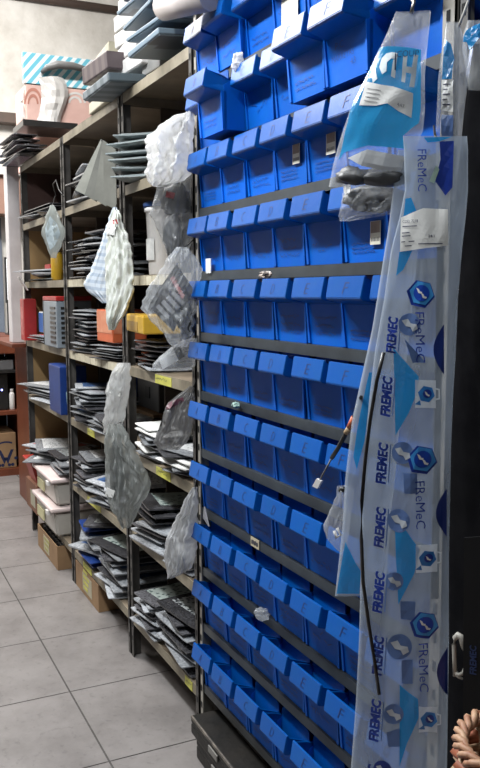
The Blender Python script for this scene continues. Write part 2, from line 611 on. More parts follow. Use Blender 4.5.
# red-brown counter: open cabinet facing the aisle end, its side panel running up to the shelving
XK = -5.9
zt, zd, zs, zb = at_x(5, 336, XK).z, at_x(5, 354, XK).z, at_x(5, 411, XK).z, at_x(5, 470, XK).z
yr = at_x(19.5, 400, XK).y
t = thing('wooden_counter', 'red brown wooden counter with open shelves at the far end of the aisle', 'counter', (-6.1, 0.55, 0))
bm = new(); box(bm, -6.45, XK, 0.05, yr, zd, zt, 0, 0.008); obj('drawer_front', bm, BROWNWOOD, t)
bm = new(); box(bm, -6.45, XK, 0.05, yr, zs - 0.03, zs, 0, 0.003); obj('shelf', bm, BROWNWOOD, t)
bm = new(); box(bm, -6.48, -6.45, 0.05, yr, 0, zt, 0); obj('back_panel', bm, DARKBACK, t)
bm = new(); box(bm, -6.45, XK, yr + .001, yr + 0.045, 0, zt - .001, 0, 0.003); obj('side_panel', bm, BROWNWOOD, t)
bm = new(); box(bm, -5.32, -4.53, 0.955, 0.975, 0.0, .998, 0, 0.003); obj('end_panel', bm, BROWNWOOD, t)
bm = new(); box(bm, -5.32, -4.53, 0.80, 0.975, 0.9985, 1.02, 0, 0.003); obj('ledge', bm, BROWNWOOD, t)
bm = new(); box(bm, -6.45, XK - 0.005, 0.05, yr, 0.0, 0.05); obj('plinth', bm, BROWNWOOD, t)
# silver deck unit under the drawer, dark speaker, white bottle, printed carton
zz = at_x(5, 371, XK).z
bm = new(); box(bm, -6.35, XK - .02, 0.3, yr - .03, zz + .004, zd - 0.045, 0, 0.006)
t2 = thing('stereo_unit', 'grey metal box on its bracket just under the counter drawer', 'appliance', (-6.1, .6, zz))
obj('housing', bm, mat('grey_metal_case', (0.15, 0.15, 0.155), (0.11, 0.11, 0.115), rough=0.4, metal=.3), t2)
bm = new(); box(bm, -6.35, XK, 0.3, yr, zz - .015, zz + .003); obj('bracket_board', bm, BLACKPL, t2)
a = at_x(7, 374, XK + .0)
t2 = thing('speaker', 'black speaker with a small blue light on the counter shelf', 'speaker', (-6.05, a.y - .12, zs))
bm = new(); box(bm, -6.2, XK - .04, a.y - .25, a.y + 0.01, zs + .001, zz - .02, 0, 0.008); obj('cabinet', bm, BLACKPL, t2)
LED = bpy.data.materials.new('blue_led'); LED.use_nodes = True
LED.node_tree.nodes['Principled BSDF'].inputs['Emission Color'].default_value = (0.25, 0.3, 1, 1)
LED.node_tree.nodes['Principled BSDF'].inputs['Emission Strength'].default_value = 6
c = at_x(1.8, 390, XK - .039)
bm = new(); bmesh.ops.create_uvsphere(bm, u_segments=10, v_segments=6, radius=0.007, matrix=Matrix.Translation(c)); obj('indicator_light', bm, LED, t2)
c = at_x(12.2, 408, XK - .05)
t2 = thing('bottle', 'small white bottle beside the speaker on the counter shelf', 'bottle', (c.x, c.y, zs))
bm = new(); lathe(bm, [(.0165, 0), (.019, .004), (.019, .11), (.012, .125)], (c.x, c.y, zs + .001), 16); obj('body', bm, WHITEPL, t2)
bm = new(); lathe(bm, [(.012, 0), (.012, .018), (.010, .022)], (c.x, c.y, zs + .1262), 16); obj('cap', bm, WHITE, t2)
a = at_x(18, 432, XK - .03)
t2 = thing('carton', 'brown carton with a black round emblem at the bottom of the counter', 'box', (-6.1, .6, .05))
bm = new(); box(bm, -6.3, XK - .03, .25, yr - .03, 0.052, a.z, 0, 0.004); obj('box_body', bm, CARD, t2)
# emblem: black ring with a V of leaves inside
bm = new()
ec = at_x(6, 456, XK - .0295)
er = 0.112
for k in range(28):
    a0, a1 = 2 * PI * k / 28, 2 * PI * (k + 1) / 28
    q = [ec + Vector((0, math.cos(a_) * r_, math.sin(a_) * r_ * .95)) for a_, r_ in ((a0, er), (a1, er), (a1, er - .012), (a0, er - .012))]
    if all(0.055 < p.z < a.z - .003 and p.y < yr - .034 for p in q):
        bm.faces.new([bm.verts.new(p) for p in q])
for s in (-1, 1):
    q = [ec + Vector((0, s * .012, -.06)), ec + Vector((0, s * .0, -.03)), ec + Vector((0, s * .035, .045)), ec + Vector((0, s * .055, .045))]
    bm.faces.new([bm.verts.new(p) for p in q])
for k in range(7):
    u = -0.7 + k * .23
    q0 = ec + Vector((0, u * .1, -.05 + .03 * math.cos(k * 2.1)))
    bm.faces.new([bm.verts.new(q0 + Vector((0, .013 * math.cos(j * PI / 3), .012 * math.sin(j * PI / 3)))) for j in range(6)])
obj('emblem', bm, INK, t2)

# lit screen standing on the counter, black cables and papers next to it
a, b_ = at_x(4.5, 257, -6.05), at_x(14.5, 303, -6.05)
SCR = bpy.data.materials.new('lit_screen'); SCR.use_nodes = True
SCR.node_tree.nodes['Principled BSDF'].inputs['Emission Color'].default_value = (0.9, 0.96, 1, 1)
SCR.node_tree.nodes['Principled BSDF'].inputs['Emission Strength'].default_value = 1.1
t = thing('monitor', 'black framed lit screen standing on the far counter', 'monitor', (-6.06, (a.y + b_.y) / 2, zt))
bm = new(); box(bm, -6.09, -6.05, a.y, b_.y, b_.z, a.z, 0, 0.004); obj('frame', bm, BLACKPL, t)
bm = new(); box(bm, -6.0495, -6.047, a.y + .011, b_.y - .004, b_.z + .022, a.z - .014); obj('screen', bm, SCR, t)
bm = new(); box(bm, -6.085, -6.06, (a.y + b_.y) / 2 - .02, (a.y + b_.y) / 2 + .02, zt + .014, b_.z - .001); box(bm, -6.15, -6.0, a.y, b_.y, zt + .001, zt + .013); obj('stand', bm, BLACKPL, t)
bm = new()
rg = random.Random(5)
for k in range(7):
    pts = []
    y0 = .55 + .06 * k
    for i in range(9):
        s = i / 8
        pts.append((-6.03 + .08 * math.sin(s * 5 + k) + .03 * k / 7, y0 + .09 * (s - .5) + .03 * math.cos(k + 4 * s), zt + .022 + .014 * k + .055 * math.sin(PI * s)))
    tube(bm, pts, 0.013, 7)
solo('cable_bundle', bm, BLACKPL, 'tangle of black hoses lying on the far counter', 'cables')
bm = new()
for k in range(5):
    obox(bm, (-6.27, .80, zt + .012 + k * .02), Vector((.09, .02 * k / 5, 0)), Vector((0, .10 - .008 * k, 0)), Vector((0, 0, .009)))
solo('paper_stack', bm, WHITE, 'pile of white papers on the far counter behind the hoses', 'papers')

# ================================================================== LEFT SHELVING: three bays of slotted-angle shelving
LV = {0: 0.155, 1: 0.463, 2: 0.752, 3: 1.045, 4: 1.35, 5: 1.65, 6: 1.95}
DEPTH = 0.42


def angle_post(bm, x, y, sx, sy, z1, w=0.034, holes=True, mi=0, hm=1, wy=None):
    """L-shaped slotted post; its two flanges run towards sx and sy"""
    t_ = 0.003
    wy = wy or w
    box(bm, min(x, x + sx * w), max(x, x + sx * w), min(y, y + sy * t_), max(y, y + sy * t_), 0, z1, mi)
    box(bm, min(x, x + sx * t_), max(x, x + sx * t_), min(y, y + sy * wy), max(y, y + sy * wy), 0, z1, mi)
    if holes:
        z = 0.06
        while z < z1 - 0.03:
            fx = x + sx * w * .55
            fy = y - sy * .0006
            f = bm.faces.new([bm.verts.new(p) for p in ((fx - .0045, fy, z), (fx + .0045, fy, z), (fx + .0045, fy, z + .018), (fx - .0045, fy, z + .018))])
            f.material_index = hm
            gy = y + sy * wy * .55
            gx = x - sx * .0006
            f = bm.faces.new([bm.verts.new(p) for p in ((gx, gy - .0045, z), (gx, gy + .0045, z), (gx, gy + .0045, z + .018), (gx, gy - .0045, z + .018))])
            f.material_index = hm
            z += 0.05


def shelf_mesh(x0, x1, z, lip=0.032, y0=D, y1=D + DEPTH):
    bm = new()
    box(bm, x0, x1, y0 + .0015, y1, z - 0.004, z, 1)
    box(bm, x0, x1, y0 - 0.0015, y0 + .0014, z - lip, z, 0)
    box(bm, x0, x1, y1 - 0.003, y1, z - lip, z - .0041, 1)
    box(bm, x0, x0 + .003, y0 + .0016, y1 - .0035, z - lip, z - .0042, 1)
    box(bm, x1 - .003, x1, y0 + .0016, y1 - .0035, z - lip, z - .0042, 1)
    return bm


BAYX = {1: (-4.48, -3.575), 2: (-3.562, -2.745), 3: (-2.732, -2.105)}
BAYNAME = {1: 'far left bay', 2: 'middle left bay', 3: 'left bay next to the blue bins'}
for bay, (x0, x1) in BAYX.items():
    lab = {1: 'farthest bay of beige metal shelving with a tan end board',
           2: 'middle bay of beige metal shelving with dark posts',
           3: 'nearest bay of beige metal shelving, beside the rack of blue bins'}[bay]
    t = thing('shelving_unit', lab, 'shelving', ((x0 + x1) / 2, D + DEPTH / 2, 0), 'beige metal shelving bays on the left')
    levels = [0, 2, 3, 4, 5, 6] if bay == 1 else [0, 1, 2, 3, 4, 5, 6]
    for l in levels:
        o = obj('shelf', shelf_mesh(x0 + .004, x1 - .004, LV[l]), [SHELF, UNDER], t)
        if (bay, l) in ((2, 1), (2, 2), (2, 0), (3, 3), (3, 2), (3, 0)):
            bm = new()
            px = {(2, 1): (88, 101), (2, 2): (88, 95), (2, 0): (84, 92), (3, 3): (156, 172), (3, 2): (157, 171), (3, 0): (186, 193)}[(bay, l)]
            py = {(2, 1): 497, (2, 2): 425, (2, 0): 566, (3, 3): 372, (3, 2): 470, (3, 0): 682}[(bay, l)]
            xa, xb = at_y(px[0], py).x, at_y(px[1], py).x
            box(bm, xa, xb, D - .0032, D - .0018, LV[l] - .031, LV[l] - .004)
            obj('shelf_label', bm, YELLOW, o)
            bm = new()
            rg = random.Random(l + bay)
            scribble(bm, Vector((xa + .01, D - .0033, LV[l] - .026)), Vector((1, 0, 0)), Vector((0, 0, 1)), Vector((0, -1, 0)), (xb - xa) * .8, .018, rg, 1)
            obj('handwriting', bm, INK, o)
    for (xx, sx) in ((x0, 1), (x1, -1)):
        for (yy, sy) in ((D - .003, 1), (D + DEPTH + .003, -1)):
            bm = new()
            angle_post(bm, xx, yy, sx, sy, 1.948, w=.022, wy=.034)
            obj('post', bm, [DARKPOST, HOLE], t)
    bm = new(); box(bm, x0, x1, D + DEPTH + .006, D + DEPTH + .012, 0.16, 1.95); obj('back_board', bm, DARKBACK, t)
    if bay == 1:
        bm = new(); box(bm, x0 - .010, x0 - .002, D + .02, D + DEPTH, 0.12, 1.64); obj('end_board', bm, TANBOARD, t)
        bm = new(); box(bm, x0 - .010, x0 - .002, D + .02, D + DEPTH, 1.641, 1.94); obj('end_board', bm, mat('dark_red_board', (0.075, 0.035, 0.028), rough=.7), t)
    else:
        bm = new()
        box(bm, x0 - .0095, x0 - .004, D + .14, D + DEPTH, 0.18, 1.93)
        obj('divider_board', bm, mat('brown_divider', (0.085, 0.058, 0.04), (0.05, 0.036, 0.026), rough=.8, scale=3), t)
NTH = ['first', 'second', 'third', 'fourth', 'fifth', 'sixth', 'seventh', 'eighth', 'ninth', 'tenth', 'eleventh', 'twelfth', 'thirteenth', 'fourteenth', 'fifteenth', 'sixteenth']
# price strips: cream paper tickets along two shelf lips
for bay, l in ((2, 3), (3, 4), (2, 4)):
    x0, x1 = BAYX[bay]
    n = 9
    for k in range(n):
        w = (x1 - x0 - .1) / n
        bm = new()
        box(bm, x0 + .05 + k * w + .003, x0 + .05 + (k + 1) * w - .003, D - .0033, D - .0018, LV[l] - .0315, LV[l] - .003 + .004 * ((k * 7) % 3 - 1) / 3)
        solo('shelf_ticket', bm, mat('cream_ticket_paper', (0.56, 0.52, 0.40), (0.42, 0.38, 0.28), rough=.7, scale=20, rand=.15),
             '%s cream ticket from the far end on the %s shelf lip, %s bay' % (NTH[k], {3: 'fourth', 4: 'fifth'}[l], {2: 'middle', 3: 'nearest'}[bay]),
             'ticket', 'paper tickets along the shelf lips')

# ================================================================== BLUE BIN RACK
RX0, RX1 = -2.092, -1.044
PITCH = 0.1422
BX0 = -2.073
ZS = [0.183, 0.366, 0.530, 0.702, 0.867, 1.027, 1.188, 1.351, 1.518, 1.671, 1.836, 2.000]   # shelf tops, bottom to top
t = thing('bin_rack', 'tall grey steel rack filled with rows of blue plastic bins', 'rack', ((RX0 + RX1) / 2, D + .2, 0))
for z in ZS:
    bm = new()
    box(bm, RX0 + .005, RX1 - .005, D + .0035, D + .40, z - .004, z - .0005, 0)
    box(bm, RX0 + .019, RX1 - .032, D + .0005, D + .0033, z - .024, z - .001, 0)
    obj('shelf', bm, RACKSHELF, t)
for xx, sx in ((RX0, 1), (RX1, -1)):
    for yy, sy in ((D - .003, 1), (D + .403, -1)):
        bm = new()
        angle_post(bm, xx, yy, sx, sy, 2.3, w=0.0165 if sx > 0 else 0.031, wy=.036)
        obj('post', bm, [UPR, HOLE], t)
bm = new(); box(bm, RX0, RX1, D + .41, D + .415, .1, 2.2); obj('back_board', bm, DARKBACK, t)

WB = PITCH - 0.006
HB = 0.142


def bin_body():
    bm = new()
    w0, w1 = WB / 2 - .004, WB / 2
    yb = 0.34
    # outer tub: front wall low, side walls rising behind it
    t_ = .003
    # front wall, slightly raked
    hexa(bm, [(-w0, .004, 0), (w0, .004, 0), (w0, .004 + t_, 0), (-w0, .004 + t_, 0),
              (-w1, 0, .087), (w1, 0, .087), (w1, t_, .087), (-w1, t_, .087)])
    # raised border on the front face
    for s in (-1, 1):
        hexa(bm, [(s * w0 - .004, .0, 0.002), (s * w0 + .004, .0, .002), (s * w0 + .004, .01, .002), (s * w0 - .004, .01, .002),
                  (s * w1 - .005, -.004, .086), (s * w1, -.004, .086), (s * w1, .01, .086), (s * w1 - .005, .01, .086)])
    for s in (-1, 1):
        x_out, x_in = s * w1, s * (w1 - t_)
        v = [(x_out, .0035, 0.0005), (x_out, yb, 0.0005), (x_out, yb, HB - .012), (x_out, .045, HB - .012), (x_out, .0035, .1)]
        va = [bm.verts.new(p) for p in v]
        vb = [bm.verts.new((x_in, p[1], p[2])) for p in v]
        bm.faces.new(va)
        bm.faces.new(list(reversed(vb)))
        for i in range(5):
            j = (i + 1) % 5
            bm.faces.new((va[i], va[j], vb[j], vb[i]))
    box(bm, -w1, w1, yb - t_, yb, 0, HB - .012)
    box(bm, -w0, w0, .004, yb, 0, .003)
    return bm


def bin_lip(w=WB):
    """the hopper lip that juts out over the front wall and carries the letter"""
    bm = new()
    w1 = w / 2
    y1 = -.047
    prof_out = [(.0015, .084), (y1 + .004, .093), (y1, .097), (y1 + .008, .137), (y1 + .013, .137)]
    prof_in = [(y1 + .007, .102), (.0015, .089)]
    prof = prof_out + prof_in
    L = []
    for s in (-1, 1):
        row = []
        for (y, z) in prof:
            k = min(1, max(0, -y / .047))
            row.append(bm.verts.new((s * (w1 - .009 * k), y, z)))
        L.append(row)
    a, b = L
    n = len(prof)
    for i in range(n):
        j = (i + 1) % n
        bm.faces.new((a[i], a[j], b[j], b[i]))
    bm.faces.new(a)
    bm.faces.new(list(reversed(b)))
    bmesh.ops.bevel(bm, geom=bm.edges[:], offset=.0012, segments=2, affect='EDGES')
    # cheeks joining the lip to the tub
    for s in (-1, 1):
        q = [(s * w1, .0, .086), (s * (w1 - .0078), y1 + .006, .096), (s * (w1 - .0074), y1 + .0095, .133), (s * w1, .0, .121), (s * w1, .03, .108)]
        va = [bm.verts.new(p) for p in q]
        vb = [bm.verts.new((p[0] - s * .0025, p[1], p[2])) for p in q]
        bm.faces.new(va)
        bm.faces.new(list(reversed(vb)))
        for i in range(5):
            j = (i + 1) % 5
            bm.faces.new((va[i], va[j], vb[j], vb[i]))
    return bm


def bin_divider():
    bm = new()
    w = WB / 2 - .0045
    pts = []
    for cx, a0 in ((w - .010, 0), (-w + .010, 90)):
        for k in range(5):
            a_ = R(a0 + k * 22.5)
            pts.append((cx + .010 * math.cos(a_), HB - .014 + .010 * math.sin(a_)))
    pts = [(w, .06)] + pts + [(-w, .06)]
    va = [bm.verts.new((x, .016, z)) for x, z in pts]
    vb = [bm.verts.new((x, .0185, z)) for x, z in pts]
    bm.faces.new(va)
    bm.faces.new(list(reversed(vb)))
    for i in range(len(pts)):
        j = (i + 1) % len(pts)
        bm.faces.new((va[i], va[j], vb[j], vb[i]))
    return bm


def mesh_of(bm, mats):
    bmesh.ops.recalc_face_normals(bm, faces=bm.faces[:])
    me = bpy.data.meshes.new('shape')
    bm.to_mesh(me)
    bm.free()
    for m in (mats if isinstance(mats, (list, tuple)) else [mats]):
        me.materials.append(m)
    return me


ME_BODY, ME_LIP, ME_DIV = mesh_of(bin_body(), BLUE), mesh_of(bin_lip(), BLUE_LIP), mesh_of(bin_divider(), BLUE_LIP)
LETTERS = 'ABCDEFG'
ME_LET = {}
for ch in LETTERS:
    bm = new()
    # lip face plane: from (y=-.047,z=.097) to (y=-.039,z=.137)
    uz = Vector((0, .008, .039)).normalized()
    n = Vector((0, -.039, .008)).normalized()
    p0 = Vector((-.010, -.047, .097)) + uz * .008 + n * .0006
    put_text(bm, ch, p0, Vector((1, 0, 0)), (uz + Vector((.25, 0, 0))).normalized(), .015, .022, -.012)
    ME_LET[ch] = mesh_of(bm, BLUEINK)


def link_part(name, me, parent, loc=(0, 0, 0)):
    o = bpy.data.objects.new(name, me)
    o.location = loc
    COL.objects.link(o)
    o.parent = parent
    return o


ORD = ['top', 'second', 'third', 'fourth', 'fifth', 'sixth', 'seventh', 'eighth', 'ninth', 'tenth', 'bottom']
pulled = {(9, 1): -.060, (9, 4): -.045, (9, 5): -.045, (10, 1): -.012}
rb = random.Random(11)
for r_ in range(11):
    name_row = ORD[10 - r_]
    for c_ in range(7):
        cx = BX0 + PITCH * (c_ + .5)
        dy = pulled.get((r_, c_), rb.uniform(-.003, .003))
        dx = rb.uniform(-.002, .002) if c_ else .001
        extra = ', pulled out of line' if dy < -.03 else ''
        tb = thing('storage_bin', 'blue plastic bin lettered %s in the %s row of the rack%s' % (LETTERS[c_], name_row, extra), 'bin',
                   (cx + dx, D + .004 + dy, ZS[r_]), 'blue storage bins on the rack')
        link_part('tub', ME_BODY, tb)
        link_part('lip', ME_LIP, tb)
        link_part('divider', ME_DIV, tb)
        link_part('letter', ME_LET[LETTERS[c_]], tb, (rb.uniform(-.006, .006), 0, rb.uniform(-.001, .001)))
        if c_ < 6:
            bm = new()
            if (r_, c_) == (9, 5):
                nn = Vector((0, -1, 0))
                put_text(bm, 'P.C.', Vector((-.035, -.0006, .060)), Vector((1, 0, 0)), Vector((0, -.04, 1)), .030, .012, -.02)
                put_text(bm, 'MARRETAS', Vector((-.048, .0005, .040)), Vector((1, 0, 0.0)), Vector((0, -.04, 1)), .072, .011, -.02)
                put_text(bm, '43', Vector((.012, .0012, .024)), Vector((1, 0, 0)), Vector((0, -.04, 1)), .016, .011, -.02)
            else:
                scribble(bm, Vector((-.05 + rb.uniform(0, .012), .0022, .014)), Vector((1, 0, 0)), Vector((0, -.04, 1)).normalized(), Vector((0, -1, 0)), .088, rb.choice((.024, .036, .048)), rb, rb.choice((1, 2, 2, 3)))
            o = obj('handwriting', bm, BLUEINK, tb, world=False)
        st = {(8, 3): (.012, .045, .030, .042), (8, 4): (.005, .045, .034, .044), (7, 5): (.02, .03, .032, .042), (10, 3): (-.03, .01, .07, .07)}.get((r_, c_))
        if st:
            bm = new()
            sticker(bm, Vector((st[0], -.0018, st[1])), Vector((1, 0, 0)), Vector((0, 0, 1)), Vector((0, -1, 0)), st[2], st[3], .001, 0)
            if (r_, c_) != (10, 3):
                sticker(bm, Vector((st[0] + .002, -.0026, st[1] + st[3] * .5)), Vector((1, 0, 0)), Vector((0, 0, 1)), Vector((0, -1, 0)), st[2] - .004, st[3] * .48, .0006, 1)
                for k in range(6):
                    sticker(bm, Vector((st[0] + .004 + k * st[2] * .14, -.0026, st[1] + .006)), Vector((1, 0, 0)), Vector((0, 0, 1)), Vector((0, -1, 0)), .0018, st[3] * .16, .0006, 2)
            o = obj('sticker', bm, [mat('sticker_paper', (0.72, 0.70, 0.62), (0.62, 0.6, 0.48), rough=.5), mat('sticker_brown', (0.30, 0.22, 0.17), (0.2, .14, .12), rough=.5, scale=30), INK], tb, world=False)
            o['label'] = 'paper sticker on the front of the bin'
# bits on the rack: tags stuck to the shelf strips
bm = new()
q = at_y(208.5, 272, D - .004)
obox(bm, q + Vector((0, 0, .016)), Vector((.016, 0, 0)), Vector((0, .001, 0)), Vector((0, 0, .019)), 0)
solo('paper_tag', bm, WHITE, 'white paper tag on the first bin under the fourth shelf strip', 'tag')
bm = new()
q = at_y(255, 543, D - .0015)
obox(bm, q, Vector((.022, 0, 0)), Vector((0, .0008, 0)), Vector((0, 0, .0115)), 0)
for k in range(8):
    obox(bm, q + Vector((-.016 + k * .0045, -.0012, .001 * (k % 3 - 1))), Vector((.0012, 0, 0)), Vector((0, .0003, 0)), Vector((0, 0, .005)), 1)
solo('paper_tag', bm, [mat('aged_label_paper', (0.55, 0.48, 0.33), (0.45, 0.39, 0.27), rough=.7), INK], 'cream handwritten tag on a rack shelf strip low down in the third column', 'tag')
bm = new()
q = at_y(206, 517, D - .008)
v = [bm.verts.new(q + Vector(p)) for p in ((-.016, 0, -.006), (.024, 0, -.02), (-.006, 0, .028), (-.016, -.003, -.006), (.024, -.003, -.02), (-.006, -.003, .028))]
for f in ((0, 1, 2), (3, 5, 4), (0, 3, 4, 1), (1, 4, 5, 2), (2, 5, 3, 0)):
    bm.faces.new([v[i] for i in f])
solo('packet_corner', bm, P_SILVER, 'silvery plastic corner poking out over a low bin in the first column', 'packet')


def crumple(name, c, size, m, label, cat, seed=0, sq=(1, 1, 1)):
    bm = new()
    bmesh.ops.create_icosphere(bm, subdivisions=3, radius=1.0)
    for v in bm.verts:
        d = v.co.copy()
        k = 1 + .45 * noise.noise(d * 2.1 + Vector((seed, 0, 0))) + .25 * noise.noise(d * 5 + Vector((0, seed, 0)))
        v.co = Vector((d.x * sq[0], d.y * sq[1], d.z * sq[2])) * (k * size) + Vector(c)
    return solo(name, bm, m, label, cat, smooth=False)


q = at_y(265, 275, D - .02)
crumple('plastic_scrap', q + Vector((0, 0, 0)), .011, mat('brown_scrap', (.28, .22, .18), (.1, .08, .07), rough=.4, scale=60), 'crumpled brown scrap on the lip of the fifth row of bins', 'scrap', 3, (2.2, 1, .8))
q = at_y(238, 62, D - .035)
crumple('plastic_scrap', q, .013, FILMW, 'white plastic scrap sticking up beside the pulled-out bin near the top', 'scrap', 6, (1.0, 1, 1.5))
q = at_y(236, 405, D - .012)
crumple('plastic_scrap', q, .009, mat('pale_green_scrap', (.35, .5, .45), (.25, .38, .34), rough=.4), 'pale green scrap above a second-column bin halfway up', 'scrap', 9, (1.5, 1, .8))
q = at_y(262, 614, D - .016)
crumple('plastic_scrap', q, .015, FILM, 'clear plastic scrap above a third-column bin low on the rack', 'scrap', 12, (1.5, 1, .9))

# the neighbouring rack in the shade, seen past the upright
t = thing('bin_rack', 'shaded rack of blue bins continuing right of the beige upright', 'rack', (-.70, D + .2, 0), None)
for z in ZS[5:]:
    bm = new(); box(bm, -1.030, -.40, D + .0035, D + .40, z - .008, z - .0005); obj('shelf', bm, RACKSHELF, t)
for xx, sx in ((-1.038, 1), (-.39, -1)):
    bm = new(); angle_post(bm, xx, D - .002, sx, 1, 2.3, w=.02); obj('post', bm, [DARKPOST, HOLE], t)
bm = new(); box(bm, -1.038, -.39, D + .41, D + .415, .1, 2.2); obj('back_board', bm, DARKBACK, t)
for r_ in range(6, 11):
    for c_ in range(2):
        tb = thing('storage_bin', 'blue bin in the shaded rack right of the upright, %s row, %s column' % (ORD[10 - r_], ('first', 'second')[c_]), 'bin',
                   (-1.015 + PITCH * (c_ + .5), D + .03, ZS[r_]), 'blue bins in the shaded neighbouring rack')
        link_part('tub', ME_BODY, tb)
        link_part('lip', ME_LIP, tb)
        link_part('divider', ME_DIV, tb)

# ================================================================== PACKETS AND BOXES ON THE LEFT SHELVING
def packet_mesh(m_card, m_edge, seed, puff=0.0):
    """flat packet of unit size: a card with its printed face inside a crimped plastic rim (x and y in -0.5..0.5, z in 0..1)"""
    rg = random.Random(seed)
    bm = new()
    nx, ny = 9, 7
    ph = [rg.uniform(0, 6) for _ in range(4)]

    def zoff(x, y):
        return .05 * math.sin(5 * x + ph[0]) + .05 * math.sin(6 * y + ph[1])

    top, bot = [], []
    for j in range(ny):
        rt, rbm = [], []
        for i in range(nx):
            u, v = i / (nx - 1), j / (ny - 1)
            x, y = u - .5, v - .5
            edge = min(u, 1 - u, v, 1 - v)
            k = min(1, edge / .13)
            # rounded corners
            cx, cy = abs(x), abs(y)
            if cx > .43 and cy > .43:
                x *= .975
                y *= .975
            h = (.32 + .68 * (k ** .6)) * (1 + puff * (1 - (2 * u - 1) ** 2) * (1 - (2 * v - 1) ** 2)) / (1 + puff)
            z0 = zoff(x, y)
            rt.append(bm.verts.new((x, y, .5 + z0 + h * .42)))
            rbm.append(bm.verts.new((x, y, .5 + z0 - h * .42)))
        top.append(rt)
        bot.append(rbm)
    for j in range(ny - 1):
        for i in range(nx - 1):
            rim = i in (0, nx - 2) or j in (0, ny - 2)
            f = bm.faces.new((top[j][i], top[j][i + 1], top[j + 1][i + 1], top[j + 1][i]))
            f.material_index = 1 if rim else 0
            f = bm.faces.new((bot[j][i], bot[j + 1][i], bot[j + 1][i + 1], bot[j][i + 1]))
            f.material_index = 1 if rim else 0
    for i in range(nx - 1):
        for j in (0, ny - 1):
            bm.faces.new((top[j][i], top[j][i + 1], bot[j][i + 1], bot[j][i])).material_index = 1
    for j in range(ny - 1):
        for i in (0, nx - 1):
            bm.faces.new((top[j][i], top[j + 1][i], bot[j + 1][i], bot[j][i])).material_index = 1
    return mesh_of(bm, [m_card, m_edge])


PK = {
    'silver': (packet_mesh(P_SILVER, SLEEVE, 1), 'silvery plastic wrapped packet'),
    'dark': (packet_mesh(P_DARK, DARKEDGE, 2), 'black gasket packet'),
    'white': (packet_mesh(P_WHITE, SLEEVE, 3), 'white printed gasket packet'),
    'blue': (packet_mesh(P_BLUE, SLEEVE, 4), 'blue printed packet'),
    'green': (packet_mesh(P_GREEN, DARKEDGE, 5), 'pale green printed gasket packet'),
    'tan': (packet_mesh(P_TAN, SLEEVE, 6), 'tan paper packet'),
    'plum': (packet_mesh(P_PURPLE, DARKEDGE, 7), 'plum coloured card packet'),
    'grey': (packet_mesh(P_ENV, P_ENV, 8, .5), 'grey puffy envelope'),
    'red': (packet_mesh(RED, SLEEVE, 9), 'red card packet'),
    'navy': (packet_mesh(BLUECARD, BLUECARD, 10, .6), 'dark blue bagged packet'),
    'paper': (packet_mesh(WHITE, WHITE, 12), 'plain white card'),
}
ME_STK = None


def stack(where, x0, x1, base, top, kinds, th=0.014, depth=0.26, seed=0, yaw=4, out=0.02, tilt=2.0, over=False, yaw0=0.0):
    """a pile of individual flat packets. x0..x1 along the rack at the front, base..top in height; out = how far they overhang"""
    rg = random.Random(seed * 31 + 5)
    for bx0, bx1 in BAYX.values():
        if bx0 - .05 < (x0 + x1) / 2 < bx1 + .05 and not over:
            x0, x1 = max(x0, bx0 + .05), min(x1, bx1 - .045)
    if not over:
        out = out * .3
    n = max(1, int(round((top - base) / (th * 1.12 + .001))))
    w = x1 - x0
    z = base + 0.0015
    a = b = 0.0
    for k in range(n):
        kind = kinds[rg.randrange(len(kinds))] if not callable(kinds) else kinds(k, n)
        me, desc = PK[kind]
        tt = th * rg.uniform(.75, 1.05)
        o = bpy.data.objects.new('packet', me)
        COL.objects.link(o)
        ww = w * rg.uniform(.62, .98)
        dd = depth * rg.uniform(.70, 1.05)
        cx = (x0 + x1) / 2 + rg.uniform(-.5, .5) * (w - ww) * .9
        cy = D - out + dd / 2 + rg.uniform(-.012, .015)
        if k:
            a += R(rg.uniform(-.16, .16) * tilt)
            b += R(rg.uniform(-.14, .14) * tilt)
            a = max(-R(tilt), min(R(tilt), a))
            b = max(-R(tilt), min(R(tilt), b))
        z += (abs(math.sin(a)) * dd + abs(math.sin(b)) * ww) * .10
        zl = z
        if k < 2:
            zl += (abs(math.sin(a)) * dd + abs(math.sin(b)) * ww) * .5
            z = zl
        o.location = (cx, cy, zl)
        o.rotation_euler = (a, b, R(rg.uniform(-yaw, yaw) * 1.5 + yaw0))
        o.scale = (ww, dd, tt)
        nth = 'lone' if n == 1 else ('topmost' if k == n - 1 else ('lowest' if k == 0 else NTH[n - 1 - k]))
        lab = '%s %s %s' % (nth, desc, where) if nth in ('lone', 'topmost', 'lowest') else '%s %s down %s' % (nth, desc, where)
        tag(o, lab, 'packet', 'flat packets ' + where)
        z += tt * 1.07 + .001
    return z


def X(px, py=300):
    return at_y(px, py).x


def Z(px, py):
    return at_y(px, py).z


# ---- far bay
stack('in the low sixth-shelf pile, far bay', X(24, 215), X(57, 208), LV[5], LV[5] + .055, ['dark', 'plum', 'silver'], .013, .22, 1, yaw=14, tilt=5)
stack('in the low fifth-shelf pile, far bay', X(25, 278), X(55, 278), LV[4], LV[4] + .06, ['grey', 'silver', 'dark'], .02, .22, 2, yaw=12, tilt=4)
stack('in the loose third-shelf pile, far bay', X(20, 388), X(52, 400), LV[2], LV[2] + .085, ['silver', 'white', 'silver'], .015, .24, 3, yaw=10, out=.06, tilt=6)
# white paper leaning out at the far end of that shelf
p0 = Vector((X(24.5, 282), D - .02, LV[4] + .003))
bm = new(); obox(bm, p0 + Vector((.06, 0, -.012)), Vector((.09, -.012, .0)), Vector((0, -.022, .035)) , Vector((0.0, .0012, .0008)))
solo('paper_sheet', bm, WHITE, 'white folded paper poking out over a shelf lip at the far end', 'paper')
